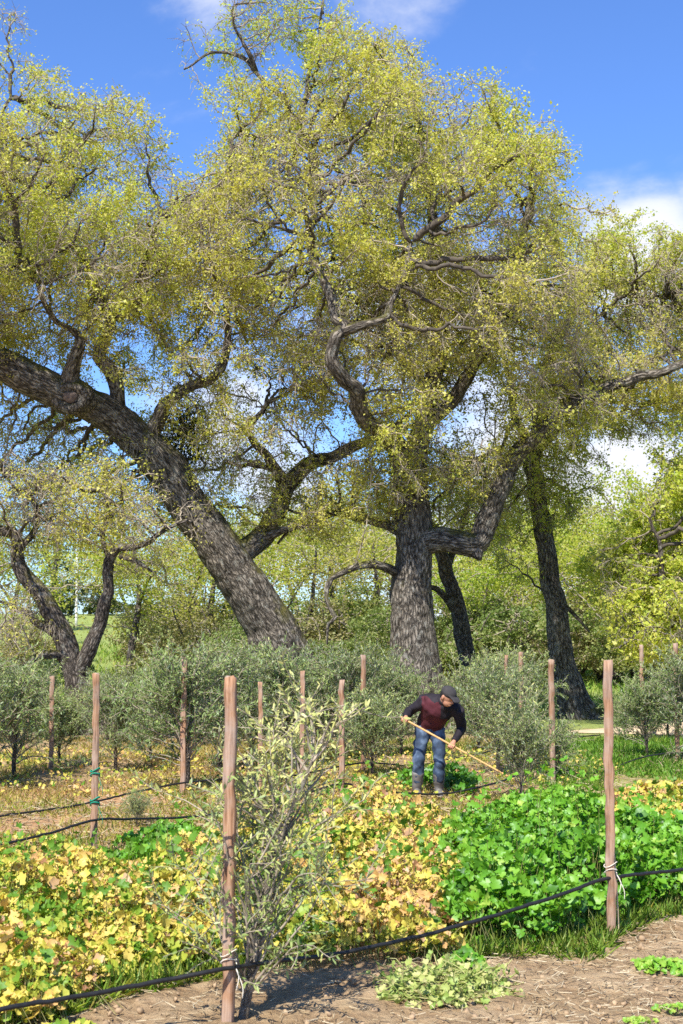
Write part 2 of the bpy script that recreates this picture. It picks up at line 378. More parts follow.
# ------------------------------------------------------------------ trees
def tube_rough(path, sides, seed, rough=.12, flare=0.0):
    """path rows x,y,z,r -> verts, quads, bark coords; uneven round limb with end caps closed to a point"""
    P = path[:, :3]; R = path[:, 3].copy(); n = len(P)
    D = unit(np.gradient(P, axis=0))
    A = np.zeros_like(D); a = np.cross(D[0], (.2, .95, .1)); a /= np.linalg.norm(a)
    for i in range(n):
        a = a - D[i] * a.dot(D[i]); a /= np.linalg.norm(a); A[i] = a
    B = np.cross(D, A)
    L = np.concatenate([[0], np.cumsum(np.linalg.norm(np.diff(P, axis=0), axis=1))])
    th = np.arange(sides) * 2 * np.pi / sides
    ring = A[:, None] * np.cos(th)[None, :, None] + B[:, None] * np.sin(th)[None, :, None]
    rr = R[:, None]
    bco = np.stack([rr * np.cos(th)[None], rr * np.sin(th)[None], np.repeat((L * .28)[:, None], sides, 1)], -1) + seed * 3.7
    nz = (vnoise((P[:, None] + ring * rr[..., None]).reshape(-1, 3), 1.6 / max(R.max(), .15) * .5, seed) - .5).reshape(n, sides) * 2 * rough
    nz += (vnoise((P[:, None] + ring * rr[..., None]).reshape(-1, 3), 6, seed + 3) - .5).reshape(n, sides) * rough * .9
    if sides > 30:
        bc = bco.reshape(-1, 3); rd = (1 - 2 * np.abs(vnoise(bc + (vnoise(bc, 5, seed)[:, None] - .5) * .12, 11, seed + 5) - .5)) ** 3 + .6 * vnoise(bc, 26, seed + 6)
        nz += (rd.reshape(n, sides) - .6) * .05
    if flare:
        fl = np.exp(-L / (R[0] * 1.6))[:, None] * flare * (1 + .55 * np.sin(th * 5 + seed)[None] + .3 * np.sin(th * 3 + 1.3 * seed)[None])
        nz = nz + fl
    V = P[:, None] + ring * (rr * (1 + nz))[..., None]
    V = np.concatenate([V.reshape(-1, 3), P[:1] - D[:1] * R[0] * .2, P[-1:] + D[-1:] * R[-1]])
    bco = np.concatenate([bco.reshape(-1, 3), bco[0, :1], bco[-1, :1]])
    i = np.arange(n - 1)[:, None] * sides; j = np.arange(sides)[None]
    Q = np.stack([i + j, i + (j + 1) % sides, i + sides + (j + 1) % sides, i + sides + j], -1).reshape(-1, 4)
    jj = np.arange(sides); b0 = n * sides; e0 = (n - 1) * sides
    Tr = np.concatenate([np.stack([(jj + 1) % sides, jj, np.full(sides, b0)], 1), np.stack([e0 + jj, e0 + (jj + 1) % sides, np.full(sides, b0 + 1)], 1)])
    return V, Q, Tr, bco
def colonize(P0, attr, step, infl, kill, iters, rg, maxn=40000, jit=.25, grav=0.0):
    P = [np.asarray(P0, float)]; par = [np.full(len(P0), -1)]
    N = len(P0); A = attr.copy(); alive = np.ones(len(A), bool)
    nd_ = np.full(len(A), 1e9); ni = np.zeros(len(A), int)
    def upd(base, pts):
        for s in range(0, len(pts), 300):
            q = pts[s:s + 300]; idx = np.flatnonzero(alive)
            if not len(idx): return
            a = A[idx]
            d2 = (a ** 2).sum(1)[:, None] + (q ** 2).sum(1)[None] - 2 * a @ q.T
            k = d2.argmin(1); dm = np.sqrt(np.maximum(d2[np.arange(len(idx)), k], 0))
            better = dm < nd_[idx]; ii = idx[better]; nd_[ii] = dm[better]; ni[ii] = base + s + k[better]
    upd(0, P[0]); kids = np.zeros(maxn + 5000, int); allP = np.zeros((maxn + 5000, 3)); allP[:N] = P0
    for it in range(iters):
        alive &= nd_ > kill
        act = np.flatnonzero(alive & (nd_ < infl))
        if not len(act) or N >= maxn: break
        acc = np.zeros((N, 3)); np.add.at(acc, ni[act], unit(A[act] - allP[ni[act]]))
        src = np.unique(ni[act]); src = src[kids[src] < 4]
        if not len(src): break
        d = unit(acc[src]) + rg.normal(size=(len(src), 3)) * jit; d[:, 2] -= grav
        new = allP[src] + unit(d) * step
        kids[src] += 1
        allP[N:N + len(src)] = new; par.append(src); upd(N, new); N += len(src)
    return allP[:N], np.concatenate(par)
def pipe_radii(par, n0, rtip, e, fixed):
    n = len(par); acc = np.zeros(n); r = np.zeros(n)
    for i in range(n - 1, n0 - 1, -1):
        r[i] = rtip if acc[i] == 0 else acc[i] ** (1 / e)
        acc[par[i]] += r[i] ** e
    r[:n0] = fixed; return r
OAKLEAF = (np.array([(0, 0, 0), (.34, .42, .10), (.05, 1.0, -.06), (-.34, .5, .10)]), [np.array([[0, 1, 2, 3]])])
BIGLEAF = (np.array([(0, 0, 0), (.42, .25, .1), (.30, .75, .05), (.0, 1.0, -.08), (-.34, .7, .05), (-.40, .22, .1)]), [np.array([[0, 1, 2, 3, 4, 5]])])
def oak(name, label, cat, limbs, balls, depth, n_attr, seed, leaf=.046, per=9.0, bark='bark', leafm='oak_leaf', flare=.5, kill=.20, step=.15,
        clump=.5, tint0=.0, rtip=.0085, twigs=3.2, droop=.28, group=None, base=None, infl=3.2, spread=.17, sides=18):
    rg = np.random.default_rng(seed); n_attr = int(n_attr * 3.2); per = per * 2.3
    paths = []
    for L in limbs:
        rows = []
        for (px, py, dd, rp) in L:
            p = at(px, py, depth + dd); rows.append((*p, rp * (depth + dd) / F))
        if L is limbs[0]:
            rows[0] = (*rows[0][:2], gz(rows[0][0], rows[0][1]) - .15, rows[0][3])
        q = resample(rows, .14); q[:, 3] = np.maximum(q[:, 3], .014)
        if L is not limbs[0]: q[:, 3] *= np.linspace(1.0, .62, len(q))
        sd_ = seed * 7 + len(paths) * 3
        w = np.stack([(vnoise(q[:, :3] + k * 9.1, 1.1, sd_) - .5) * .42 + (vnoise(q[:, :3] + k * 5.3, 2.7, sd_ + 1) - .5) * .20 for k in range(3)], 1)
        am = np.clip(np.arange(len(q)) / 8.0, 0, 1)[:, None] * np.clip(.075 / q[:, 3:4], .18, 1.0)
        q[:, :3] += w * am; q[:, 3] *= 1 + (vnoise(q[:, :3], 1.9, sd_ + 2) - .5) * .35 * am[:, 0]
        paths.append(q)
    root_loc = paths[0][0, :3].copy(); root_loc[2] += .15
    root = thing(name, label, cat, root_loc, 0, group)
    V, Q, T, Bc = [], [], [], []; off = 0
    for k, q in enumerate(paths):
        sd = 56 if q[:, 3].max() > .22 else (20 if q[:, 3].max() > .12 else 9)
        if sd > 30: q = resample(q, .05)
        v, qq, t, b = tube_rough(q, sd, seed + k, .11 if k == 0 else .12, flare if k == 0 else 0.0)
        V.append(v); Q.append(qq + off); T.append(t + off); Bc.append(b); off += len(v)
    mesh_np('trunk', np.vstack(V) - root_loc, [np.vstack(Q), np.vstack(T)], M[bark], root, True, None, {'bco': ('FLOAT_VECTOR', np.vstack(Bc))})
    # attraction points inside the crown
    vol = np.array([b[3] * b[4] * b[5] * b[6] for b in balls], float); cnt = (vol / vol.sum() * n_attr * 2.5).astype(int)
    pts = []
    for b, c in zip(balls, cnt):
        p0 = at(b[0], b[1], depth + b[2]); k = (depth + b[2]) / F
        u = unit(rg.normal(size=(c, 3))) * (rg.random((c, 1)) ** (1 / 2.6))
        pts.append(p0 + u * np.array((b[3] * k, b[5], b[4] * k)))
        for q_ in range(7):   # uneven lobes that break the outline
            e = unit(rg.normal(size=3)); e[2] = abs(e[2]) * .8 if q_ < 4 else e[2]; c_ = p0 + e * np.array((b[3] * k, b[5], b[4] * k)) * rg.uniform(.92, 1.12)
            m_ = int(c * .055); pts.append(c_ + unit(rg.normal(size=(m_, 3))) * rg.random((m_, 1)) ** .5 * rg.uniform(.18, .34) * min(b[3], b[4]) * k)
    pts = np.vstack(pts)
    nv = vnoise(pts, .75, seed) * .45 + vnoise(pts, 1.7, seed + 9) * .55
    pts = pts[nv > np.quantile(nv, clump)][:]
    rg.shuffle(pts); pts = pts[:n_attr]
    n0s = np.vstack([q[int(len(q) * (.45 if k == 0 else .12))::1] for k, q in enumerate(paths)])
    P, par = colonize(n0s[:, :3], pts, step, infl, kill, 220, rg, 60000)
    n0 = len(n0s); r = pipe_radii(par, n0, rtip, 2.12, n0s[:, 3])
    r[n0:] *= 1 + .35 * smooth(.016, .03, r[n0:]); r[n0:] = np.minimum(r[n0:], .075)
    ch = np.arange(n0, len(P)); pr = par[ch]
    D = np.zeros_like(P); D[ch] = unit(P[ch] - P[pr])
    first = pr < n0; D[pr[first]] = D[ch[first]]
    rp = np.minimum(r[pr], r[ch] * 1.25)
    thick = r[ch] > .019
    Vb, Qb, off, Mi = [], [], 0, []
    for msk, sd, mi in ((thick, 7, 1), (~thick, 4, 0)):
        if not msk.any(): continue
        v, q = prisms(P[pr][msk], P[ch][msk], np.minimum(rp[msk], .16), np.minimum(r[ch][msk], .16), D[pr][msk], D[ch][msk], sd)
        Vb.append(v); Qb.append(q + off); off += len(v); Mi.append(np.full(len(q), mi))
    # fine twigs from thin branches
    thin = ch[r[ch] < .024]
    zmin, zmax = P[n0:, 2].min(), P[n0:, 2].max()
    hfrac = (P[thin, 2] - zmin) / (zmax - zmin)
    nt_ = rg.poisson(twigs * (1.25 - .6 * hfrac)); src = np.repeat(thin, nt_)
    dirs = unit(D[src] * .7 + rg.normal(size=(len(src), 3)) * .75 + np.array((0, 0, -1.0)) * (droop * 2 * (1 - np.repeat(hfrac, nt_)))[:, None])
    ln = rg.uniform(.14, .42, len(src))
    mid = P[src] + dirs * (ln * .5)[:, None]; d2 = unit(dirs + rg.normal(size=dirs.shape) * .45 - np.array((0, 0, droop * .8)))
    tip = mid + d2 * (ln * .5)[:, None]
    for a, b, ra, rb, da, db in ((P[src], mid, .0055, .0045, dirs, d2), (mid, tip, .0045, .0028, d2, d2)):
        v, q = prisms(a, b, np.full(len(a), ra), np.full(len(a), rb), da, db, 3)
        Vb.append(v); Qb.append(q + off); off += len(v); Mi.append(np.zeros(len(q)))
    mesh_np('branches_twigs', np.vstack(Vb) - root_loc, [np.vstack(Qb)], [M['twig'], M['limb']], root, True, np.concatenate(Mi))  # branch segments and fine twigs together in one mesh
    # leaves: clusters along the outer twigs
    tp = np.vstack([tip, mid, P[thin]]); hf = (tp[:, 2] - zmin) / (zmax - zmin)
    cl = vnoise(tp, .8, seed + 20) * .55 + vnoise(tp, 2.3, seed + 21) * .45
    lam = per * np.clip((cl - .36) * 5.0, .05, 2.6) * (.55 + .75 * hf)
    lam[len(tip):] *= .35
    k = rg.poisson(lam / 3.0); ls = np.repeat(np.arange(len(tp)), k)
    LP = tp[ls] + rg.normal(size=(len(ls), 3)) * spread * .30
    Tv, Bv, Nv = rand_frames(len(ls), rg, .5, (0, -.25, 1))
    size = leaf * np.clip(np.exp(rg.normal(-.05, .38, len(ls))), .4, 2.0)
    v, f = stamp(LP, Tv, Bv, Nv, size, *OAKLEAF)
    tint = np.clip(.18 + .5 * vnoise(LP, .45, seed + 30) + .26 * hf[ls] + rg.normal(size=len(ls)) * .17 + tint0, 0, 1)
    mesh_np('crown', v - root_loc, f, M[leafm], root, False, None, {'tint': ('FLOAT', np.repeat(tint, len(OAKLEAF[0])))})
    print(name, 'nodes', len(P), 'leaves', len(ls), 'twigs', len(src))
    return root, paths

oakA, pathsA = oak('oak_tree', 'old leaning oak with a thick bent trunk and round burl, reaching out to the left', 'tree', [
    [(328, 745, 0, 32), (300, 692, 0, 27.6), (276, 638, -.2, 24), (243, 583, -.4, 22.2), (210, 535, -.6, 21.4), (178, 488, -.8, 20), (150, 452, -1, 19.1), (112, 418, -1.3, 18.2), (74, 398, -1.7, 17.8), (38, 383, -2, 16.9), (0, 364, -2.3, 16), (-50, 342, -2.6, 13.3), (-110, 318, -2.9, 9.79), (-180, 290, -3.2, 6.23)],
    [(226, 566, -.4, 11.6), (244, 552, -.4, 11.6), (262, 538, -.2, 11.6), (276, 512, 0, 11.1), (287, 486, 0, 10.2), (304, 469, 0, 9.35), (322, 459, .2, 8.46), (342, 450, .3, 8.01), (366, 443, .5, 6.23), (395, 432, .8, 4.45), (420, 410, 1, 2.67)],
    [(66, 398, -1.7, 10.7), (70, 380, -2, 9.79), (78, 362, -2.2, 8.01), (84, 345, -2.3, 6.23), (74, 325, -2.4, 4.45), (50, 300, -2.6, 3.56), (20, 270, -3, 2.67)],
    [(118, 408, -1.3, 8.01), (114, 375, -1.4, 8.01), (100, 360, -1.6, 7.57), (106, 340, -1.6, 7.12), (112, 318, -1.6, 6.23), (100, 296, -1.5, 6.23), (92, 270, -1.4, 5.34), (68, 238, -1.4, 4.45), (44, 200, -1.6, 3.56), (20, 180, -2, 2.67)],
    [(112, 318, -1.6, 4.45), (132, 308, -1.6, 4), (150, 270, -1.2, 3.56), (165, 230, -1, 2.67)],
    [(150, 440, -1, 8.9), (156, 424, -1.2, 8.01), (166, 405, -1.4, 7.12), (190, 392, -1.5, 6.23), (214, 378, -1.6, 5.79), (222, 352, -1.6, 5.34), (232, 333, -1.5, 4.45), (226, 300, -1.2, 3.56), (205, 260, -1, 2.67)],
    [(283, 484, 0, 6.23), (268, 458, -.3, 5.34), (252, 440, -.6, 4.45), (250, 425, -.8, 4), (268, 408, -1, 3.56), (290, 395, -1.2, 3.12)],
    [(265, 536, -.3, 6.23), (278, 534, -.6, 5.34), (285, 533, -.8, 4.9)],
    [(0, 366, -2.3, 7.12), (-20, 300, -2, 6.23), (-10, 240, -1.8, 5.34), (8, 190, -1.5, 4.45), (-5, 140, -1.2, 3.56), (10, 95, -1, 2.67)],
], [(35, 225, -1.5, 105, 130, 4.2, 1), (130, 270, -.8, 95, 115, 4.0, 1), (-60, 260, -2, 120, 150, 4.5, .9), (205, 330, -.8, 75, 95, 3.2, 1), (20, 420, .8, 95, 70, 2.6, .6), (150, 470, .8, 90, 60, 2.6, .7),
    (268, 400, -.6, 70, 75, 2.6, .9), (20, 130, -1, 60, 60, 2.6, .8), (-5, 25, -1, 38, 26, 1.2, 2.4), (130, 190, -.8, 45, 32, 2.2, .9), (60, 500, .5, 75, 50, 2.2, .35), (212, 245, -.2, 60, 68, 2.4, 1.0), (235, 190, .2, 40, 40, 2.0, .8), (235, 470, .3, 70, 60, 2.2, .6), (110, 150, -.6, 60, 50, 2.4, .9), (310, 500, .6, 50, 45, 1.6, .45), (215, 420, -1.2, 50, 40, 1.2, .35)], 31, 6200, 11, per=10.5)

oakB, pathsB = oak('oak_tree', 'tallest oak with an upright trunk and one elbow-bent limb, behind the worker', 'tree', [
    [(418, 755, 0, 28.5), (414, 690, 0, 23.8), (413, 645, 0, 21.4), (411, 595, 0, 19.5), (413, 545, 0, 19), (413, 505, 0, 18.1), (410, 475, 0, 17.1), (418, 440, .2, 11.4), (430, 395, .4, 9.5), (438, 335, .4, 8.55), (436, 265, .3, 6.65), (430, 190, .2, 4.75), (418, 120, 0, 3.8), (400, 75, 0, 2.38)],
    [(405, 490, 0, 12.3), (400, 455, -.4, 11.4), (382, 436, -1.4, 9.5), (366, 418, -2, 9.03), (352, 394, -2.6, 8.55), (338, 374, -3, 8.07), (331, 358, -3.2, 8.07), (336, 342, -3.3, 7.6), (343, 331, -3.3, 7.12), (334, 322, -3.3, 6.65), (322, 285, -3.1, 6.17), (316, 240, -2.8, 5.7), (311, 190, -2, 5.22), (306, 150, -1, 5.22), (295, 122, 0, 4.75), (283, 106, 0, 4.27), (266, 90, 0, 3.8), (256, 72, 0, 3.23), (240, 55, 0, 2.85), (215, 50, 0, 2.38), (188, 66, 0, 1.52)],
    [(343, 331, -3.3, 5.7), (362, 325, -3.4, 5.22), (385, 316, -3.4, 4.27), (400, 290, -3.2, 3.32), (410, 250, -3, 2.38)],
    [(295, 122, 0, 3.8), (303, 105, .2, 3.8), (318, 88, .4, 3.32), (336, 80, .6, 2.85), (360, 70, .8, 1.9)],
    [(306, 100, 0, 2.85), (311, 70, 0, 2.47), (313, 35, 0, 2.09), (318, 5, 0, 1.42)],
    [(256, 72, 0, 2.85), (247, 50, -.3, 2.38), (236, 30, -.4, 1.9), (232, 8, -.5, 1.42)],
    [(306, 150, -.2, 3.8), (283, 136, -.5, 2.85), (258, 134, -.7, 2.38), (235, 150, -.8, 1.9)],
    [(424, 425, .2, 8.55), (452, 400, 0, 7.6), (478, 360, -.3, 6.65), (500, 315, -.5, 5.7), (515, 260, -.5, 4.75), (530, 205, -.5, 3.8), (545, 160, -.5, 2.38)],
    [(418, 541, 0, 14.2), (445, 540, -.2, 12.8), (466, 544, -.3, 12.8), (480, 541, -.3, 12.3), (488, 524, -.3, 11.9), (495, 500, -.3, 11.4), (508, 470, -.3, 10.4), (524, 446, -.4, 9.5), (556, 412, -.6, 8.07), (598, 389, -.9, 7.6), (640, 375, -1.2, 7.6), (690, 367, -1.5, 6.65), (745, 350, -1.8, 4.75), (790, 330, -2, 2.85)],
    [(474, 546, -.3, 8.55), (478, 556, -.4, 6.65), (480, 559, -.4, 4.75)],
    [(400, 530, 0, 6.65), (385, 524, .3, 5.22), (368, 518, .5, 4.75), (344, 520, .7, 4.27), (318, 526, .8, 3.8), (294, 532, .8, 2.85), (280, 545, .9, 1.9)],
    [(400, 575, 0, 5.7), (388, 569, -.4, 4.75), (370, 566, -.6, 4.27), (350, 570, -.7, 4.08), (336, 577, -.8, 3.8), (329, 592, -.9, 3.61), (337, 607, -1, 3.13), (326, 622, -1, 2.47), (322, 640, -1.1, 1.71)],
    [(436, 475, 0, 6.65), (455, 470, .5, 5.7), (480, 462, 1, 3.8), (500, 450, 1.4, 2.85)],
    [(432, 395, .3, 5.7), (405, 350, 1, 4.75), (380, 280, 1.6, 3.8), (365, 200, 1.8, 2.85), (360, 130, 1.6, 1.9)],
], [(300, 250, -.5, 105, 110, 4.2, 1), (395, 190, 0, 95, 110, 4.3, 1), (475, 240, -.4, 90, 110, 4.2, 1), (345, 95, 0, 60, 55, 2.6, .95), (222, 46, -.2, 46, 28, 1.3, 3.2), (275, 18, -.2, 62, 26, 1.3, 2.6), (262, 120, -.3, 52, 48, 2.2, .85), (322, 30, .2, 32, 34, 1.3, 2.4), (250, 190, -.4, 48, 50, 2.2, .9),
    (395, 330, .1, 130, 95, 4.0, 1), (505, 340, -.8, 85, 80, 3.8, 1), (525, 190, -.3, 46, 50, 2.4, .9), (390, 90, .1, 45, 45, 2.3, .9), (480, 130, 0, 28, 28, 1.4, .9), (425, 450, 0, 95, 42, 2.4, .8), (350, 495, .4, 55, 40, 1.8, .45), (600, 385, .9, 65, 40, 2.2, .7), (690, 370, .6, 60, 60, 2.0, .6), (560, 250, 0, 45, 55, 2.4, .8), (450, 500, 1.4, 70, 36, 1.4, .35), (555, 415, -1.6, 48, 32, 1.2, .8), (480, 400, -1.2, 50, 40, 1.4, .7), (400, 450, -1.4, 60, 55, 1.4, .6)], 30, 7600, 23, per=10.5)

oakD, pathsD = oak('oak_tree', 'slim oak leaning slightly left with flared root base beside the pale track', 'tree', [
    [(580, 745, 0, 16.4), (573, 705, 0, 13.9), (564, 660, 0, 11.9), (556, 615, 0, 10.7), (551, 575, 0, 9.84), (544, 532, 0, 9.43), (538, 492, 0, 9.02), (535, 455, 0, 8.2), (541, 405, 0, 6.97), (556, 350, 0, 6.15), (575, 308, 0, 4.92), (600, 285, 0, 4.1), (640, 280, 0, 3.28), (672, 258, 0, 2.05)],
    [(535, 460, 0, 5.74), (520, 415, .6, 4.92), (505, 370, 1.2, 4.1), (500, 320, 1.6, 3.28)],
    [(556, 350, 0, 4.1), (548, 315, 0, 4.1), (560, 292, -.2, 4.1), (590, 286, -.4, 4.1), (615, 288, -.6, 3.69), (632, 298, -.8, 2.87), (660, 296, -1, 2.46)],
    [(546, 300, 0, 3.28), (562, 308, -.4, 2.95), (580, 315, -.6, 2.62), (600, 321, -.8, 2.05)],
    [(555, 600, 0, 3.28), (566, 608, -.3, 2.79), (576, 618, -.5, 2.3), (588, 632, -.6, 1.64)],
    [(540, 450, 0, 4.1), (565, 425, .4, 3.69), (590, 410, .8, 2.87), (630, 400, 1, 2.05)],
], [(600, 300, 0, 75, 60, 3.2, 1), (665, 310, -.4, 70, 75, 3.4, 1), (560, 300, .8, 60, 70, 2.8, .7), (585, 400, .3, 75, 45, 2.8, .8), (545, 475, 0, 50, 50, 1.8, .6), (740, 340, -.5, 70, 90, 3.2, .8), (640, 262, -.4, 60, 38, 2.6, .9), (650, 400, .4, 60, 40, 2.6, .7), (520, 540, .2, 35, 40, 1.2, .35)], 33.5, 4200, 37, per=11, tint0=.12, droop=.35)

oakE, pathsE = oak('oak_tree', 'smaller dark oak forking low into two crooked limbs beside the green meadow', 'tree', [
    [(90, 775, 0, 15), (82, 705, 0, 12.5), (75, 668, 0, 11.5), (66, 640, 0, 10.5), (55, 617, 0, 9.5), (38, 595, 0, 9), (22, 577, 0, 8), (14, 555, 0, 6), (12, 540, 0, 5.5), (-8, 532, 0, 5), (-40, 520, 0, 3)],
    [(79, 676, 0, 8), (91, 645, -.2, 8.5), (102, 606, -.3, 7.5), (110, 572, -.4, 7), (122, 553, -.5, 6.5), (142, 543, -.6, 5), (160, 537, -.8, 4), (185, 520, -1, 2.5)],
    [(62, 656, 0, 6), (46, 654, -.4, 5), (28, 658, -.6, 4.6), (10, 666, -.8, 4), (-12, 668, -1, 2.5)],
    [(55, 632, 0, 6), (38, 620, .4, 4.5), (18, 608, .8, 3.5), (-8, 600, 1, 2)],
    [(112, 568, -.4, 3), (106, 545, 0, 3), (112, 520, .2, 3), (102, 495, .2, 2)],
    [(14, 555, 0, 4), (30, 530, .2, 3.5), (36, 500, .4, 3), (25, 470, .4, 2)],
    [(122, 556, -.5, 4), (138, 562, -.8, 3), (152, 572, -1, 2)],
], [(20, 500, 0, 75, 50, 2.3, 1), (95, 500, 0, 75, 48, 2.3, .8), (-40, 560, 0, 60, 70, 2, .9), (160, 520, -.5, 50, 36, 1.6, .7), (10, 612, -.3, 40, 34, 1.4, .7), (140, 555, -.4, 40, 22, 1.2, .6)], 28.5, 1500, 41, per=5, bark='bark_dark', tint0=-.06, droop=.5, twigs=2.2, kill=.19)

oakC, pathsC = oak('oak_tree', 'thin dark leaning oak right behind the elbow-bent limb of the tallest oak', 'tree', [
    [(494, 745, 0, 10.5), (480, 690, 0, 9.2), (466, 645, 0, 8.3), (456, 604, 0, 7.8), (446, 570, 0, 7), (437, 547, 0, 6), (424, 510, 0, 5), (415, 470, 0, 4)],
    [(458, 612, 0, 5.5), (446, 598, -.2, 4.6), (434, 588, -.3, 4), (424, 585, -.3, 2.5)],
    [(446, 570, 0, 4), (460, 520, .5, 3.5), (485, 480, 1, 3), (500, 450, 1.2, 2)],
], [(430, 490, 0, 70, 45, 2.2, 1), (490, 500, .8, 50, 50, 2, .6)], 36, 500, 43, per=7, bark='bark_dark', kill=.22, step=.16)

oakF, pathsF = oak('oak_tree', 'yellow-green oak at the right edge, dark branches bending toward the pale track', 'tree', [
    [(735, 760, 0, 16), (730, 690, 0, 14), (722, 640, 0, 12), (728, 590, 0, 10), (740, 530, 0, 8), (735, 480, 0, 5), (730, 440, 0, 3)],
    [(722, 650, 0, 8), (690, 625, -.5, 7), (668, 600, -.8, 5), (655, 560, -1, 4), (650, 520, -1, 3)],
    [(726, 620, 0, 6), (705, 570, .4, 5), (690, 520, .6, 4), (680, 480, .6, 3)],
    [(690, 625, -.5, 5), (664, 630, -.8, 4), (640, 640, -1, 3), (622, 655, -1, 2)],
], [(690, 540, 0, 58, 75, 2.4, 1), (740, 520, 0, 80, 110, 3.4, .8), (655, 610, -.4, 48, 50, 2, .9), (690, 455, 0, 36, 40, 1.8, .8), (625, 570, .5, 38, 32, 1.8, .8)], 30, 2900, 47, per=12, bark='bark_dark', leaf=.07, leafm='oak_leaf', tint0=.36, droop=.3)

# burl on the leaning trunk, a healed pruning wound with a pale centre
def burl():
    p = at(70, 397, 28.9); k = 28.9 / F
    V, Q, off = [], [], 0; n = 22
    D = np.array((-.05, -.93, -.1)); D /= np.linalg.norm(D); A = np.cross(D, (0, 0, 1)); A /= np.linalg.norm(A); B = np.cross(A, D)
    prof = [(-.35, 22), (-.12, 21), (.02, 18.5), (.08, 15), (.07, 11.5), (.03, 9), (-.02, 7.5), (.02, 6.5), (.05, 4.5), (.06, 2), (.06, .1)]
    for (h, r) in prof:
        for j in range(n):
            a = 2 * math.pi * j / n; rr = r * k * (1 + .10 * math.sin(3 * a + r) + .05 * math.sin(7 * a + r * .7))
            V.append(p + D * h + A * math.cos(a) * rr * 1.15 + B * math.sin(a) * rr * .85)
    for i in range(len(prof) - 1):
        for j in range(n): Q.append((i * n + j, i * n + (j + 1) % n, (i + 1) * n + (j + 1) % n, (i + 1) * n + j))
    V = np.array(V)
    mid = [0] * ((len(prof) - 4) * n) + [1] * (3 * n)
    mesh_np('burl', V - np.array(oakA.location), [np.array(Q)], [M['bark'], plain('heartwood', (.15, .11, .085), .9, .3, 20, .4)], oakA, True, mid, {'bco': ('FLOAT_VECTOR', V * np.array((1, 1, .6)))})
burl()

# mistletoe clump hanging in the leaning oak
def mistletoe():
    rg = np.random.default_rng(5); p = at(186, 432, 30.6)
    loc = p.copy(); n = 2600
    u = unit(rg.normal(size=(n, 3))) * (rg.random((n, 1)) ** .45) * np.array((.55, .5, .8))
    T, B, N = rand_frames(n, rg, .3, (0, -.3, .6))
    v, f = stamp(u, T, B, N, .075 * rg.uniform(.6, 1.2, n), *OAKLEAF)
    o = thing('mistletoe', 'dark green mistletoe clump hanging beside the leaning trunk', 'plant', loc)
    mesh_np('foliage', v, f, M['dark_leaf'], o, False, None, {'tint': ('FLOAT', np.repeat(np.clip(rg.normal(.4, .25, n), 0, 1), 4))})
    m = 60; e = unit(rg.normal(size=(m, 3))) * np.array((.45, .4, .65))
    v, q = prisms(np.zeros((m, 3)), e, np.full(m, .012), np.full(m, .005), unit(e), unit(e), 4)
    mesh_np('stem', v, [q], M['twig'], o, True)
mistletoe()

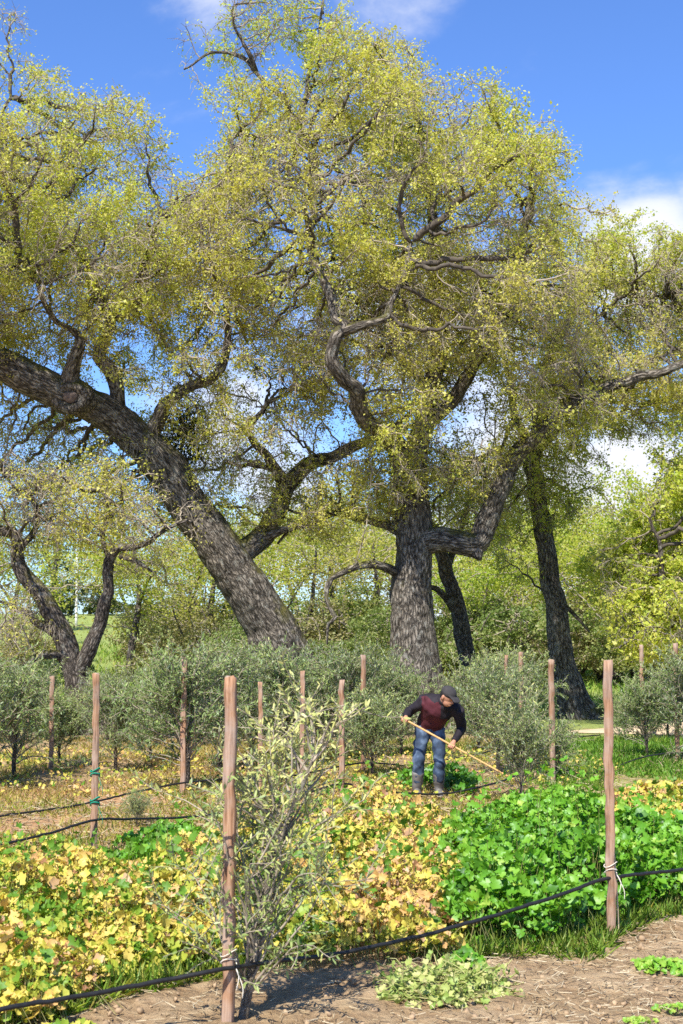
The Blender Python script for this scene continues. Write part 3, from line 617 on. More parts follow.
# ------------------------------------------------------------------ background trees and scrub
def far_tree(name, label, cat, h, w, seed, leafm='far_leaf', n_attr=520, leaf=.11, per=9.0, trunk=.30, group=None, stems=1, tint0=0.0, low=.28, shape='round'):
    rg = np.random.default_rng(seed)
    root = thing(name, label, cat, (0, 0, 0), 0, group)
    paths = []
    for s in range(stems):
        a = rg.uniform(0, 6.28); lean = rg.uniform(.05, .16) * h if stems == 1 else rg.uniform(.1, .28) * w
        rows = [(0, 0, -.15, .026 * h * trunk / .3), (lean * .3 * math.cos(a), lean * .3 * math.sin(a), h * .2, .021 * h * trunk / .3), (lean * math.cos(a), lean * math.sin(a), h * .45, .014 * h * trunk / .3), (lean * 1.2 * math.cos(a + .4), lean * 1.2 * math.sin(a + .4), h * .75, .006 * h)]
        paths.append(resample(rows, .3))
        for b in range(3 if stems == 1 else 1):
            p = paths[-1][int(len(paths[-1]) * rg.uniform(.35, .6))]; aa = rg.uniform(0, 6.28)
            e = np.array((math.cos(aa) * w * .38, math.sin(aa) * w * .38, h * rg.uniform(.05, .25)))
            paths.append(resample([(*p[:3], p[3] * .6), (*(p[:3] + e * .5 + (0, 0, .1 * h)), p[3] * .4), (*(p[:3] + e), p[3] * .2)], .3))
    V, Q, T, Bc, off = [], [], [], [], 0
    for k, q in enumerate(paths):
        v, qq, t, b = tube_rough(q, 8, seed + k, .12)
        V.append(v); Q.append(qq + off); T.append(t + off); Bc.append(b); off += len(v)
    mesh_np('trunk', np.vstack(V), [np.vstack(Q), np.vstack(T)], M['bark_dark'], root, True, None, {'bco': ('FLOAT_VECTOR', np.vstack(Bc))})
    pts = []
    if shape == 'round':
        for b in range(9):
            c = np.array((rg.normal() * w * .2, rg.normal() * w * .2, h * rg.uniform(low + .15, .82)))
            rr = np.array((w * .26, w * .26, h * .17)) * rg.uniform(.75, 1.2)
            pts.append(c + unit(rg.normal(size=(n_attr // 6, 3))) * rg.random((n_attr // 6, 1)) ** .4 * rr)
    else:
        z = rg.random(n_attr * 2) ** 1.1; rad = (1 - z) ** .6 * w * .5 * rg.random(n_attr * 2) ** .4; a = rg.uniform(0, 6.28, n_attr * 2)
        pts.append(np.stack([rad * np.cos(a), rad * np.sin(a), (low + z * (1 - low)) * h], 1))
    pts = np.vstack(pts); nv = vnoise(pts, .9, seed); pts = pts[nv > np.quantile(nv, .3)]
    n0s = np.vstack(paths); st = h * .035
    P, par = colonize(n0s[:, :3], pts, st, h, st * 1.6, 80, rg)
    n0 = len(n0s); r = pipe_radii(par, n0, .012, 2.3, n0s[:, 3]); ch = np.arange(n0, len(P)); pr = par[ch]
    D = np.zeros_like(P); D[ch] = unit(P[ch] - P[pr]); fm = pr < n0; D[pr[fm]] = D[ch[fm]]
    v, q = prisms(P[pr], P[ch], np.minimum(r[pr], r[ch] * 1.2), r[ch], D[pr], D[ch], 4)
    mesh_np('branches_twigs', v, [q], M['twig'], root, True)  # all branch segments grown off the trunk, thick and thin
    thin = ch[r[ch] < .05]
    hf = np.clip(P[thin, 2] / h, 0, 1)
    cl = vnoise(P[thin], 1.0, seed + 4)
    k = rg.poisson(2.0 * per * np.clip((cl - .2) * 2.2, .15, 1.8)); ls = np.repeat(thin, k)
    LP = P[ls] + rg.normal(size=(len(ls), 3)) * h * .032
    Tv, Bv, Nv = rand_frames(len(ls), rg, .6, (0, -.3, 1))
    v, f = stamp(LP, Tv, Bv, Nv, leaf * rg.uniform(.5, 1.3, len(ls)), *OAKLEAF)
    tint = np.clip(.1 + .55 * vnoise(LP, .5, seed + 6) + .25 * np.repeat(hf, k) + rg.normal(size=len(ls)) * .14 + tint0, 0, 1)
    mesh_np('crown', v, f, M[leafm], root, False, None, {'tint': ('FLOAT', np.repeat(tint, 4))})
    return root
G_OAK = 'young oaks in the far tree belt'; G_SCR = 'scrub bushes beyond the olive rows'
protos = [far_tree('young_oak', '', 'tree', 7.0, 7.0, 101, per=10, tint0=.06, group=G_OAK), far_tree('young_oak', '', 'tree', 6.5, 6.0, 102, per=11, tint0=.12, group=G_OAK),
          far_tree('young_oak', '', 'tree', 7.5, 6.5, 103, per=8, tint0=-.06, group=G_OAK), far_tree('young_oak', '', 'tree', 6.0, 6.5, 104, per=11, tint0=.22, group=G_OAK)]
used = set()
def put(proto, px, d, scale, label, rz, group=None):
    p = gpt(px, d)
    if proto.name not in used:
        used.add(proto.name); proto.location = p; proto.rotation_euler = (0, 0, rz); proto.scale = (scale,) * 3; proto['label'] = label
        return proto
    return dup(proto, p, rz, label, scale, group)
R = random.Random(3)
far_list = [
    (0, 130, 52, 1.0, 'young yellow-green oak between the meadow and the leaning trunk'),
    (2, 205, 55, .95, 'young tan-green oak close behind the leaning trunk on its left'),
    (1, 255, 62, 1.15, 'far yellow-green oak hidden partly by the leaning trunk'),
    (2, 300, 50, .85, 'sparse young oak in the gap between leaning and upright trunks'),
    (0, 345, 60, 1.05, 'far oak under the thin crooked low branch of the tallest oak'),
    (2, 388, 54, .9, 'tan-green young oak close behind the upright trunk on its left'),
    (1, 440, 58, .9, 'yellow young oak behind the upright trunk on its right'),
    (3, 488, 52, .85, 'bright yellow-green young oak between thin dark oak and flared slim oak'),
    (1, 520, 66, 1.25, 'tall far oak filling the gap left of the flared slim oak'),
    (3, 575, 60, 1.1, 'bright yellow-green oak just right of the slim oak trunk'),
    (0, 615, 54, 1.0, 'broad young oak over the pale track'),
    (3, 655, 50, .95, 'bright leafy young oak behind the tallest pair of right stakes'),
    (1, 590, 75, 1.6, 'highest far oak showing against white cloud on the right'),
    (0, 700, 62, 1.3, 'far oak standing past the right edge of the olives'),
    (2, 460, 80, 1.4, 'far tan oak deep behind the elbow-bent limb'),
    (0, 370, 85, 1.5, 'deep background oak left of the upright trunk'),
    (2, 10, 75, 1.0, 'far oak behind the crooked left limb of the forked oak'),
    (1, -40, 60, 1.1, 'far oak at the left edge past the forked oak'),
    (0, 165, 105, 1.05, 'green oak at the top of the meadow by the leaning trunk'),
    (3, 128, 112, .95, 'bright green round oak at the top of the meadow'),
    (1, 225, 100, 1.2, 'small far oak right of the meadow top'),
    (0, 90, 125, 1.0, 'far oak behind the thin pale pole'),
    (3, 300, 95, 1.4, 'deep background yellow oak between the two big trunks'),
    (0, 540, 95, 1.7, 'deep background oak beside the slim oak trunk'),
    (2, 660, 85, 1.5, 'deep background oak behind the right-hand stakes'),
]
for (k, px, d, s, lab) in far_list: put(protos[k], px, d, s, lab, R.uniform(0, 6.28), G_OAK)
cyp = far_tree('conifer', 'tall dark evergreen seen between the two limbs of the forked oak', 'tree', 11.5, 4.2, 120, 'dark_leaf', 700, .2, 9, .3, low=.08, shape='cone', tint0=.1)
cyp.location = gpt(52, 92); cyp.scale = (1, 1, .95)
hedge_protos = [far_tree('hedge_bush', '', 'bush', 2.6, 3.6, 131, 'dark_leaf', 300, .14, 10, .3, stems=3, low=.0, tint0=.25, group='dark bushes at the meadow top')]
for (px, d, s, lab) in ((100, 118, 1.1, 'dark green bush at the meadow top, nearest the pale pole'), (72, 120, 1.2, 'dark green bush at the meadow top under the evergreen'), (150, 112, 1.0, 'dark green bush at the meadow top by the bright round oak'), (178, 96, .9, 'dark green bush low beside the leaning trunk')):
    put(hedge_protos[0], px, d, s, lab, R.uniform(0, 6), 'dark bushes at the meadow top')
scr = [far_tree('scrub_bush', '', 'bush', 3.0, 3.8, 141, 'scrub_leaf', 360, .085, 9, .2, stems=4, low=.0, group=G_SCR), far_tree('scrub_bush', '', 'bush', 2.6, 4.2, 142, 'scrub_leaf', 360, .085, 11, .2, stems=5, low=-.1, tint0=.25, group=G_SCR)]
for (k, px, d, s, lab) in ((0, 170, 55.0, 1.15, 'tan scrub bush on the meadow edge left of the leaning trunk'), (0, 215, 51.2, 1.22, 'tan scrub bush beside the base of the leaning trunk'), (1, 240, 46.1, 0.96, 'green scrub bush touching the leaning trunk base'),
                       (0, 325, 53.8, 1.28, 'tan scrub bush under the thin crooked low branch'), (0, 365, 48.6, 1.22, 'grey-tan scrub bush left of the upright trunk'), (1, 345, 46.1, 0.77, 'low green scrub between the two big trunks'),
                       (1, 455, 51.2, 1.02, 'green scrub bush behind the thin dark oak base'), (0, 510, 53.8, 1.22, 'tan scrub bush between thin dark oak and slim oak'), (0, 610, 52.5, 1.22, 'olive-tan scrub bush right of the slim oak base'),
                       (1, 645, 49.9, 1.09, 'green scrub bush over the pale track at right'), (0, 690, 53.8, 1.41, 'tan scrub bush at the right edge over the track'), (1, 45, 37, .6, 'low dark scrub beside the forked oak base'), (0, 540, 61.4, 1.41, 'scrub bush just left of the slim oak trunk'), (1, 580, 58.9, 1.15, 'green scrub bush just right of the slim oak trunk')):
    put(scr[k], px, d, s, lab, R.uniform(0, 6), G_SCR)
for (k, px, d, s, lab) in ((0, 285, 50, 1.3, 'scrub bush in the gap right of the leaning trunk, far'), (1, 312, 55, 1.4, 'green far scrub under the thin crooked low branch'), (0, 352, 58, 1.5, 'far tan scrub just left of the upright trunk'), (1, 382, 48, 1.1, 'green scrub touching the upright trunk on its left'),
                       (1, 432, 52, 1.3, 'far green scrub between upright trunk and thin dark oak'), (0, 470, 55, 1.5, 'far tan scrub right of the thin dark oak'), (1, 500, 50, 1.3, 'far green scrub midway between thin dark oak and slim oak'), (0, 530, 58, 1.6, 'far tan scrub touching the slim oak trunk on its left'),
                       (1, 600, 56, 1.5, 'far green scrub above the pale track'), (0, 635, 54, 1.5, 'far tan scrub behind the right-hand stakes'), (1, 670, 58, 1.7, 'far green scrub near the right edge'), (0, 195, 54, 1.3, 'far tan scrub on the meadow just left of the leaning trunk'), (0, 20, 56, 1.0, 'far tan scrub on the meadow left of the forked oak'), (0, 228, 60, 1.5, 'far tan scrub half behind the leaning trunk')):
    put(scr[k], px, d, s, lab, R.uniform(0, 6), G_SCR)
# thin pale pole at the meadow top
def pole():
    p = gpt(77, 100); h = 5.2
    q = np.array([(0, 0, -.1, .10), (0, 0, h * .5, .09), (0, 0, h, .075)])
    v, qq, t, b = tube_rough(resample(q, .4), 8, 3, .02)
    o = mesh_np('pole', v, [qq, t], plain('pale_pole', (.62, .60, .55), .6, .1, 5, .1), None, True)
    o.location = p; tag(o, 'thin pale pole standing at the top of the meadow', 'pole')
pole()

# ------------------------------------------------------------------ olives
OLEAF = (np.array([(0, 0, 0), (.13, .35, .03), (.10, .72, .0), (0, 1.0, -.05), (-.10, .72, .0), (-.13, .35, .03)]), [np.array([[0, 1, 2, 3, 4, 5]])])
def olive(name, label, h, w, seed, shoots=70, leaf=.055, gap=.028, tint0=0.0, z0=.34, group=None, zexp=.85, tbark='bark_dark', lean=(0, 0), thin=.02, top_pale=.18, trunk_r=.032, upr=(.45, 1.9)):
    rg = np.random.default_rng(seed)
    root = thing(name, label, 'olive tree', (0, 0, 0), 0, group)
    tv, tq, tt, tb, off = [], [], [], [], 0
    trunk = resample([(0, 0, -.08, trunk_r * 1.25), (lean[0] * .1 + .02, lean[1] * .1, h * .18, trunk_r), (lean[0] * .35 - .02, lean[1] * .35, h * .45, trunk_r * .75), (lean[0] * .7, lean[1] * .7, h * .75, trunk_r * .4), (lean[0], lean[1], h * .95, .006)], .06)
    v, q, t, b = tube_rough(trunk, 9, seed, .12); tv.append(v); tq.append(q); tt.append(t); tb.append(b)
    mesh_np('trunk', np.vstack(tv), [np.vstack(tq), np.vstack(tt)], M[tbark], root, True, None, {'bco': ('FLOAT_VECTOR', np.vstack(tb) * 3)})
    SV0, SV1, SR0, SR1 = [], [], [], []; LP, LD, hs = [], [], []
    zs = trunk[:, 2]
    for s in range(shoots):
        zz = h * (z0 * .5 + (1 - z0 * .5) * rg.random() ** zexp) * .88
        p = trunk[np.argmin(np.abs(zs - zz)), :3].copy()
        a = rg.uniform(0, 2 * math.pi); up = rg.uniform(*upr)
        rel = zz / h; wid = w * .5 * math.sin(min(1, .25 + rel * 1.05) * math.pi * .92) ** .7
        d = unit(np.array((math.cos(a), math.sin(a), up)))
        L = (wid * rg.uniform(.6, 1.25) + .18) * (1 + .3 * up); n = max(5, int(L / .05)); step = L / n
        cur = p
        for i in range(n):
            d = unit(d + rg.normal(size=3) * .13 + np.array((0, 0, .05 - .12 * i / n)))
            nxt = cur + d * step
            SV0.append(cur); SV1.append(nxt); r_ = .008 * (1 - i / n) + .0022; SR0.append(r_); SR1.append(r_ * .9)
            if i > n * .15:
                for m in range(max(1, int(step / gap))):
                    pp = cur + d * step * rg.random()
                    for sd in (0, 1): LP.append(pp); LD.append(d); hs.append(pp[2] / h)
                if rg.random() < .45:   # side shoot
                    dd = unit(d + rg.normal(size=3) * .9 + np.array((0, 0, .25))); c2 = nxt; m_ = rg.integers(3, 8)
                    for e in range(m_):
                        dd = unit(dd + rg.normal(size=3) * .12); n2 = c2 + dd * .045
                        SV0.append(c2); SV1.append(n2); SR0.append(.003); SR1.append(.0022)
                        for sd in (0, 1, 2): LP.append(c2 + dd * .045 * rg.random()); LD.append(dd); hs.append(c2[2] / h)
                        c2 = n2
            cur = nxt
    SV0, SV1 = np.array(SV0), np.array(SV1); D = unit(SV1 - SV0)
    v, q = prisms(SV0, SV1, np.array(SR0), np.array(SR1), D, D, 4)
    mesh_np('branches_twigs', v, [q], M['twig'], root, True)
    LP, LD, hs = np.array(LP), np.array(LD), np.array(hs); n = len(LP)
    Bv = unit(LD * .75 + unit(rg.normal(size=(n, 3))) * .85 + np.array((0, 0, .1)))
    Nv = unit(np.cross(Bv, np.cross(np.array((0, -.35, 1.0)) + rg.normal(size=(n, 3)) * .5, Bv)))
    Tv = np.cross(Bv, Nv)
    v, f = stamp(LP, Tv, Bv, Nv, leaf * rg.uniform(.6, 1.25, n), *OLEAF)
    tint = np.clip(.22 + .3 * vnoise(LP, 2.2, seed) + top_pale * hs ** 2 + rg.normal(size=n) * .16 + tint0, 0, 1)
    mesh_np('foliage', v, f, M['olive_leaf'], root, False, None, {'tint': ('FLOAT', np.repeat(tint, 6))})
    return root
G_OL = 'young olive trees in rows'
ol = [olive('olive_tree', '', 1.42, 1.4, 201, 84, .062, .03, group=G_OL), olive('olive_tree', '', 1.32, 1.5, 202, 90, .064, .03, .05, group=G_OL), olive('olive_tree', '', 1.5, 1.3, 203, 80, .060, .03, -.05, group=G_OL), olive('olive_tree', '', 1.3, 1.5, 204, 80, .062, .03, .12, z0=.3, group=G_OL)]
olives = [
    (2, -25, 18.6, 1.0, 'grey-green olive at the left edge beside the lowest black hoses'),
    (0, 18, 20.0, 1.0, 'dense olive in front of the left pair of stakes'),
    (1, 62, 21.6, 0.80, 'olive in front of the forked oak, behind the hose'),
    (0, 118, 21.0, 0.84, 'olive just right of the stake with green ties'),
    (1, 152, 22.6, 0.88, 'olive between the green-tied stake and the next tall stake'),
    (2, 188, 18.4, 1.0, 'olive tied against the stake left of the near olive, dark trunk showing'),
    (0, 222, 21.0, 1.05, 'olive right behind the tall near stake'),
    (1, 252, 23.0, 1.0, 'silvery olive beside the short far stake, before the leaning trunk'),
    (2, 288, 22.0, 1.05, 'blue-grey olive covering the leaning trunk base'),
    (0, 318, 24.5, 1.0, 'olive half hidden behind the near olive top'),
    (1, 372, 20.2, .95, 'round olive left of the worker with its trunk showing'),
    (2, 400, 23.5, 1.0, 'olive behind the worker\'s right arm'),
    (0, 345, 23.0, 1.0, 'olive behind the stake with the second hose'),
    (3, 478, 24.0, .85, 'small olive behind the worker\'s cap side'),
    (3, 520, 17.4, .98, 'yellowish olive in front of the hoe end'),
    (1, 553, 19.8, .62, 'olive around the stake right of the hoe'),
    (0, 497, 20.4, 1.0, 'tall olive behind the hoe end'),
    (2, 643, 23.0, .95, 'olive between the two right-hand stakes'),
    (0, 690, 22.2, 1.0, 'olive at the right edge beyond the last stake'),
    (3, 622, 26.5, .45, 'short dark olive before the pale track'),
    (1, -10, 26.0, 0.86, 'farther olive at the left edge behind the dense one'),
    (2, 40, 27.5, 0.86, 'farther olive beneath the forked oak low branch'),
    (0, 110, 26.5, 0.82, 'farther olive right of the forked oak base'),
    (1, 160, 27.5, 0.90, 'farther olive at the foot of the tan scrub'),
    (2, 205, 26.0, 1.06, 'farther olive left of the leaning trunk base'),
    (0, 240, 28.0, 1.06, 'farther olive touching the leaning trunk base'),
    (1, 330, 27.5, 1.06, 'farther olive right of the leaning trunk base'),
    (2, 378, 27.5, 1.02, 'farther olive before the upright trunk'),
    (0, 455, 28.0, 0.88, 'farther olive before the thin dark oak'),
    (1, 505, 28.0, 1.02, 'farther olive before the tan scrub gap'),
    (2, 522, 27.0, 0.93, 'farther olive left of the flared root base'),
    (1, 665, 27.0, 1.02, 'farther olive behind the right-hand stakes'),
    (3, 300, 19.5, .4, 'knee-high olive seedling behind the near olive'),
    (3, 140, 15.2, .26, 'tiny olive seedling between the hoses'),
]
for (k, px, d, s, lab) in olives: put(ol[k], px, d, s * R.uniform(.72, 1.06), lab, R.uniform(0, 6.28), G_OL)
near_ol = olive('olive_tree', 'pale near olive leaning right beside the tallest stake, foreground', 1.66, .70, 215, 66, .047, .028, .28, zexp=1.25, tbark='olive_bark', z0=.16, upr=(.7, 2.6), lean=(.48, .15), top_pale=.42, trunk_r=.025)
near_ol.location = gpt(243, 7.95)

# ------------------------------------------------------------------ stakes with ties
def stake(label, px, pyt, d, w=.062, ties=None, tilt=0.0, base_py=None):
    g = gpt(px, d); top = at(px, pyt, d); h = top[2] - g[2]
    root = thing('stake', label, 'stake', g, 0, 'wooden stakes along the olive rows')
    rg = np.random.default_rng(int(px * 7 + d))
    n = 26; V = []; prof = [(-.5, -.36), (-.36, -.5), (.36, -.5), (.5, -.36), (.5, .36), (.36, .5), (-.36, .5), (-.5, .36)]
    ang = rg.uniform(-.5, .5)
    for i in range(n):
        z = -.25 + (h + .25) * i / (n - 1); ww = w * .93 * (1 + .05 * rg.normal() * .6)
        sx, sy = tilt * z + .004 * rg.normal(), .004 * rg.normal()
        for (a, b) in prof:
            x, y = a * ww * (1 + .05 * rg.normal()), b * ww * .8
            V.append((sx + x * math.cos(ang) - y * math.sin(ang), sy + x * math.sin(ang) + y * math.cos(ang), z + (.006 * rg.normal() if i == n - 1 else 0)))
    Q = [(i * 8 + j, i * 8 + (j + 1) % 8, (i + 1) * 8 + (j + 1) % 8, (i + 1) * 8 + j) for i in range(n - 1) for j in range(8)]
    mesh_np('post', np.array(V), [np.array(Q), np.array([[(n - 1) * 8 + j for j in range(8)]])], [M['stake'], M['cut_wood']], root, False, [0] * len(Q) + [1])
    for (nm, pyv, mat, style) in (ties or ()):
        z = at(px, pyv, d)[2] - g[2]; pts = []
        for t in np.linspace(0, 2.25 * 2 * math.pi, 46):
            pts.append((tilt * z + math.cos(t) * w * .66, math.sin(t) * w * .56, z + .006 * t + .012 * math.sin(t * 1.7), .0028 if style != 'tape' else .007))
        tails = [[(tilt * z + w * .55, -w * .4, z, .0025), (tilt * z + w * (.9 + .3 * k), -w * .7, z - .05 - .05 * k, .0025), (tilt * z + w * (.7 + .5 * k), -w * .8, z - .12 - .04 * k, .002)] for k in (0, 1)]
        VV, QQ, TT, off = [], [], [], 0
        for p in [np.array(pts)] + [resample(x, .02) for x in tails]:
            v, q, t, b = tube_rough(p, 5, 2, .1); VV.append(v); QQ.append(q + off); TT.append(t + off); off += len(v)
        mesh_np(nm, np.vstack(VV), [np.vstack(QQ), np.vstack(TT)], mat, root, True)
    return root
stake('tall near stake beside the pale foreground olive, hose tied with string', 231, 677, 7.8, .066, [('string', 965, M['string'], 's')], 0)
stake('tall stake standing in front of the bright green mallow patch', 606, 660, 9.95, .068, [('string', 874, M['string'], 's')], 0)
stake('stake with two green plastic ties at left', 98, 674, 13.4, .066, [('green_tie', 777, M['green_tape'], 'tape'), ('green_tie', 806, M['green_tape'], 'tape')], 0)
stake('slim stake behind the foreground olive, second hose crossing its foot', 342, 680, 16.2, .062, [('string', 786, M['hose'], 's')])
stake('stake with an olive trunk tied to its foot, right of the green-tied stake', 185, 657, 18.1, .072)
stake('reddish stake inside the olive right of the hoe', 550, 660, 19.5, .075)
stake('stake tip showing above the olive left of the worker', 363, 655, 21, .07)
stake('thin stake behind the taller pair, left of reddish stake', 520, 652, 24, .075)
stake('stake at the right edge with hose at its foot', 674, 643, 22.6, .075)
stake('slimmer stake just left of the right-edge stake', 640, 645, 27, .075)
stake('stake in front of the forked oak, left of its trunk', 54, 676, 21, .07)
stake('pale short stake at the far left', 30, 690, 24, .06)
stake('short stake right of the tall near stake, among olives', 261, 682, 18.6, .06)
stake('stake before the leaning trunk base beside the foreground olive top', 303, 671, 17.6, .06)
stake('faint stake just left of the thin stake near the hoe', 505, 655, 27, .06)

# pale bamboo cane leaning on the stake at right
def cane():
    g = gpt(613.5, 10.0); e = at(612.5, 834, 9.98) - g
    q = resample([(0, 0, -.1, .007), (*(e * .5 + (.004, 0, 0)), .006), (*e, .005)], .05)
    v, qq, t, b = tube_rough(q, 6, 4, .08); o = mesh_np('cane', v, [qq, t], M['cane'], None, True); o.location = g
    tag(o, 'thin pale cane upright against the stake in the mallow patch', 'cane')
cane()

# ------------------------------------------------------------------ irrigation hoses
def hose(label, pts, r):
    rows = [(*at(px, py, d), r) for (px, py, d) in pts]; base = np.array(rows[0][:3])
    q = resample(rows, .06); q[:, :3] += np.random.default_rng(int(abs(pts[0][1]))).normal(size=(len(q), 3)) * .0015
    g = gz(base[0], base[1]); base[2] = g
    q[:, :3] -= base
    v, qq, t, b = tube_rough(q, 8, 6, .03)
    o = mesh_np('irrigation_hose', v, [qq, t], M['hose'], None, True); o.location = base
    tag(o, label, 'hose', 'black drip hoses')
hose('black drip hose along the front of the plants, tied to both near stakes', [(-260, 1058, 6.2), (-120, 1032, 6.7), (0, 1009, 7.1), (80, 996, 7.35), (160, 981, 7.58), (225, 969, 7.73), (270, 962, 8.0), (340, 953, 8.4), (420, 936, 8.8), (500, 914, 9.25), (560, 895, 9.6), (600, 880, 9.88), (625, 876, 10.0), (660, 872, 10.25), (720, 866, 10.6), (800, 856, 11)], .0125)
hose('second black hose, on the green-tied stake and dropping across the soil', [(-120, 872, 11.2), (0, 845, 12.3), (50, 833, 12.9), (95, 820, 13.35), (130, 819, 13.7), (190, 817, 14.3), (240, 810, 14.9), (290, 799, 15.5), (338, 784, 16.15), (365, 788, 16.4), (392, 792, 16.8), (440, 794, 17.4), (475, 788, 17.9), (502, 781, 18.4), (546, 765, 19.4), (580, 774, 20), (612, 768, 20.8), (640, 758, 21.5), (672, 753, 22.5), (740, 750, 24)], .012)
hose('third black hose, passing the olive with its trunk tied to a stake', [(-100, 829, 14.4), (0, 816, 15.6), (60, 808, 16.4), (98, 801, 16.9), (140, 791, 17.5), (183, 783, 18.0), (230, 779, 18.6), (290, 776, 19.5), (362, 763, 20.9), (412, 766, 21.6), (445, 760, 22.2), (487, 752, 23), (520, 742, 23.9), (600, 735, 26)], .012)
hose('farthest black hose under the left olives', [(-60, 790, 18.6), (0, 781, 19.8), (54, 773, 20.9), (110, 768, 21.8), (180, 764, 22.6), (260, 757, 23.5), (330, 750, 25)], .013)

# ------------------------------------------------------------------ ground cover
th = np.linspace(0, 2 * np.pi, 16, endpoint=False)
rr_ = 1 + .20 * np.cos(5 * th); rr_[0] = .45
ML = np.vstack([[(0, .0, -.10)], np.stack([np.sin(th) * rr_ * .5, -np.cos(th) * rr_ * .5, .10 * rr_ ** 2 * (1 + .5 * np.cos(2 * th + .6)) - .02], 1)])
MLEAF = (ML, [np.array([[0, 1 + j, 1 + (j + 1) % 16] for j in range(16)])])
def inside(px, d, poly):
    x, y = px, d; c = np.zeros(len(x), bool); n = len(poly)
    for i in range(n):
        x1, y1 = poly[i]; x2, y2 = poly[(i + 1) % n]
        c ^= ((y1 > y) != (y2 > y)) & (x < (x2 - x1) * (y - y1) / (y2 - y1 + 1e-12) + x1)
    return c
def cover(name, label, cat, poly, dens, hmax, leafm, size, tintf, seed, stems=True, edge=.0, hscale=1.0, kind='stuff'):
    """leafy ground cover over a plan area (columns px, distance d)"""
    rg = np.random.default_rng(seed); poly = np.array(poly, float)
    dmin, dmax = poly[:, 1].min(), poly[:, 1].max(); pmin, pmax = poly[:, 0].min(), poly[:, 0].max()
    x0, x1 = min((pmin - 341.5) / F * dmin, (pmin - 341.5) / F * dmax), max((pmax - 341.5) / F * dmin, (pmax - 341.5) / F * dmax)
    n = int((x1 - x0) * (dmax - dmin) * dens)
    X = rg.uniform(x0, x1, n); Y = rg.uniform(dmin, dmax, n)
    P2 = np.stack([X, Y, np.zeros(n)], 1)
    wob = (vnoise(P2, 1.3, seed) - .5) * 46 + (vnoise(P2, 5.0, seed + 8) - .5) * 44; px = 341.5 + F * X / Y + wob; dd = Y + (vnoise(P2, 1.6, seed + 1) - .5) * .7
    ok = inside(px, dd, poly); X, Y, P2, px, dd = X[ok], Y[ok], P2[ok], px[ok], dd[ok]; n = len(X)
    # thin out and lower towards the outline
    dist = np.full(n, 9.0); qx = (px - 341.5) / F * dd
    for i in range(len(poly)):
        a, b = poly[i], poly[(i + 1) % len(poly)]
        ax, ay, bx, by = (a[0] - 341.5) / F * a[1], a[1], (b[0] - 341.5) / F * b[1], b[1]
        t = np.clip(((qx - ax) * (bx - ax) + (dd - ay) * (by - ay)) / ((bx - ax) ** 2 + (by - ay) ** 2 + 1e-9), 0, 1)
        dist = np.minimum(dist, np.hypot(qx - ax - t * (bx - ax), dd - ay - t * (by - ay)))
    rim = smooth(0, .45, dist)
    hn = .15 + 1.1 * (vnoise(P2, 1.1, seed + 2) * .4 + vnoise(P2, 3.2, seed + 3) * .6)
    H = hmax * hn * (.55 + .45 * rim)
    fr = rg.random(n) ** .42 * (1 + .55 * (rg.random(n) < .05))
    Z = ground_z(X, Y) + .02 + H * fr
    P = np.stack([X, Y, Z], 1)
    Tv, Bv, Nv = rand_frames(n, rg, .95, np.array((-.15, -.5, .85)))
    s = size * np.clip(np.exp(rg.normal(-.12, .34, n)), .35, 1.7) * (.75 + .35 * vnoise(P2, 2.5, seed + 5))
    v, f = stamp(P, Tv, Bv, Nv, s, *MLEAF)
    v += rg.normal(size=v.shape) * size * .06
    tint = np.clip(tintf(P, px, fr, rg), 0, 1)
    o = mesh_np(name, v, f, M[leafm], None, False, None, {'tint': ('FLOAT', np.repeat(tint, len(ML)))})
    tag(o, label, cat, None, kind)
    if stems:
        m = rg.random(n) < .30
        p1 = P[m]; p0 = p1.copy(); p0[:, 2] = ground_z(p0[:, 0], p0[:, 1]); p0[:, :2] += rg.normal(size=(len(p0), 2)) * .07
        D = unit(p1 - p0 + 1e-6); sv, sq = prisms(p0, p1, np.full(len(p0), .0032), np.full(len(p0), .0022), D, D, 3)
        so = mesh_np('stems', sv, [sq], M['stem'], o, True, None, {'tint': ('FLOAT', np.repeat(rg.random(len(p0)), 6))})
    print(name, n)
    return o
def t_yellow(P, px, fr, rg):
    n = len(P); c = vnoise(P, 1.4, 60); c2 = vnoise(P, 4.5, 61)
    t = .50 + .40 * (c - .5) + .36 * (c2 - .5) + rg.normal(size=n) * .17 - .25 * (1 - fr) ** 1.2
    t = t + smooth(300, 420, px) * .08 + (rg.random(n) < .10) * rg.uniform(.2, .5, n)
    gp = vnoise(P, 2.2, 66); t = np.where(gp > .76, t - .28, t)
    return t
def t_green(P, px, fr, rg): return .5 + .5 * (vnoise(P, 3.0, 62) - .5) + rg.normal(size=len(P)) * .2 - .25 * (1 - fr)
cover('yellow_groundcover', 'yellow and orange leafy ground cover spreading behind the front hose', 'ground cover', [(-160, 7.5), (-20, 7.75), (60, 8.0), (130, 8.6), (200, 8.85), (250, 9.0), (330, 9.0), (385, 8.95), (440, 9.3), (482, 9.9), (476, 11.5), (476, 13.0), (476, 14.2), (440, 14.6), (360, 14.9), (300, 14.0), (230, 12.2), (120, 11.9), (0, 11.9), (-160, 11.5)], 1350, .52, 'cover_leaf', .056, t_yellow, 301)
cover('yellow_groundcover', 'yellow-green leaf patch behind the green mallow at right', 'ground cover', [(590, 13.6), (760, 12.2), (800, 17.0), (690, 17.8), (610, 16.6), (570, 14.8)], 900, .44, 'cover_leaf', .064, lambda P, px, fr, rg: t_yellow(P, px * 0, fr, rg) - .03, 302)
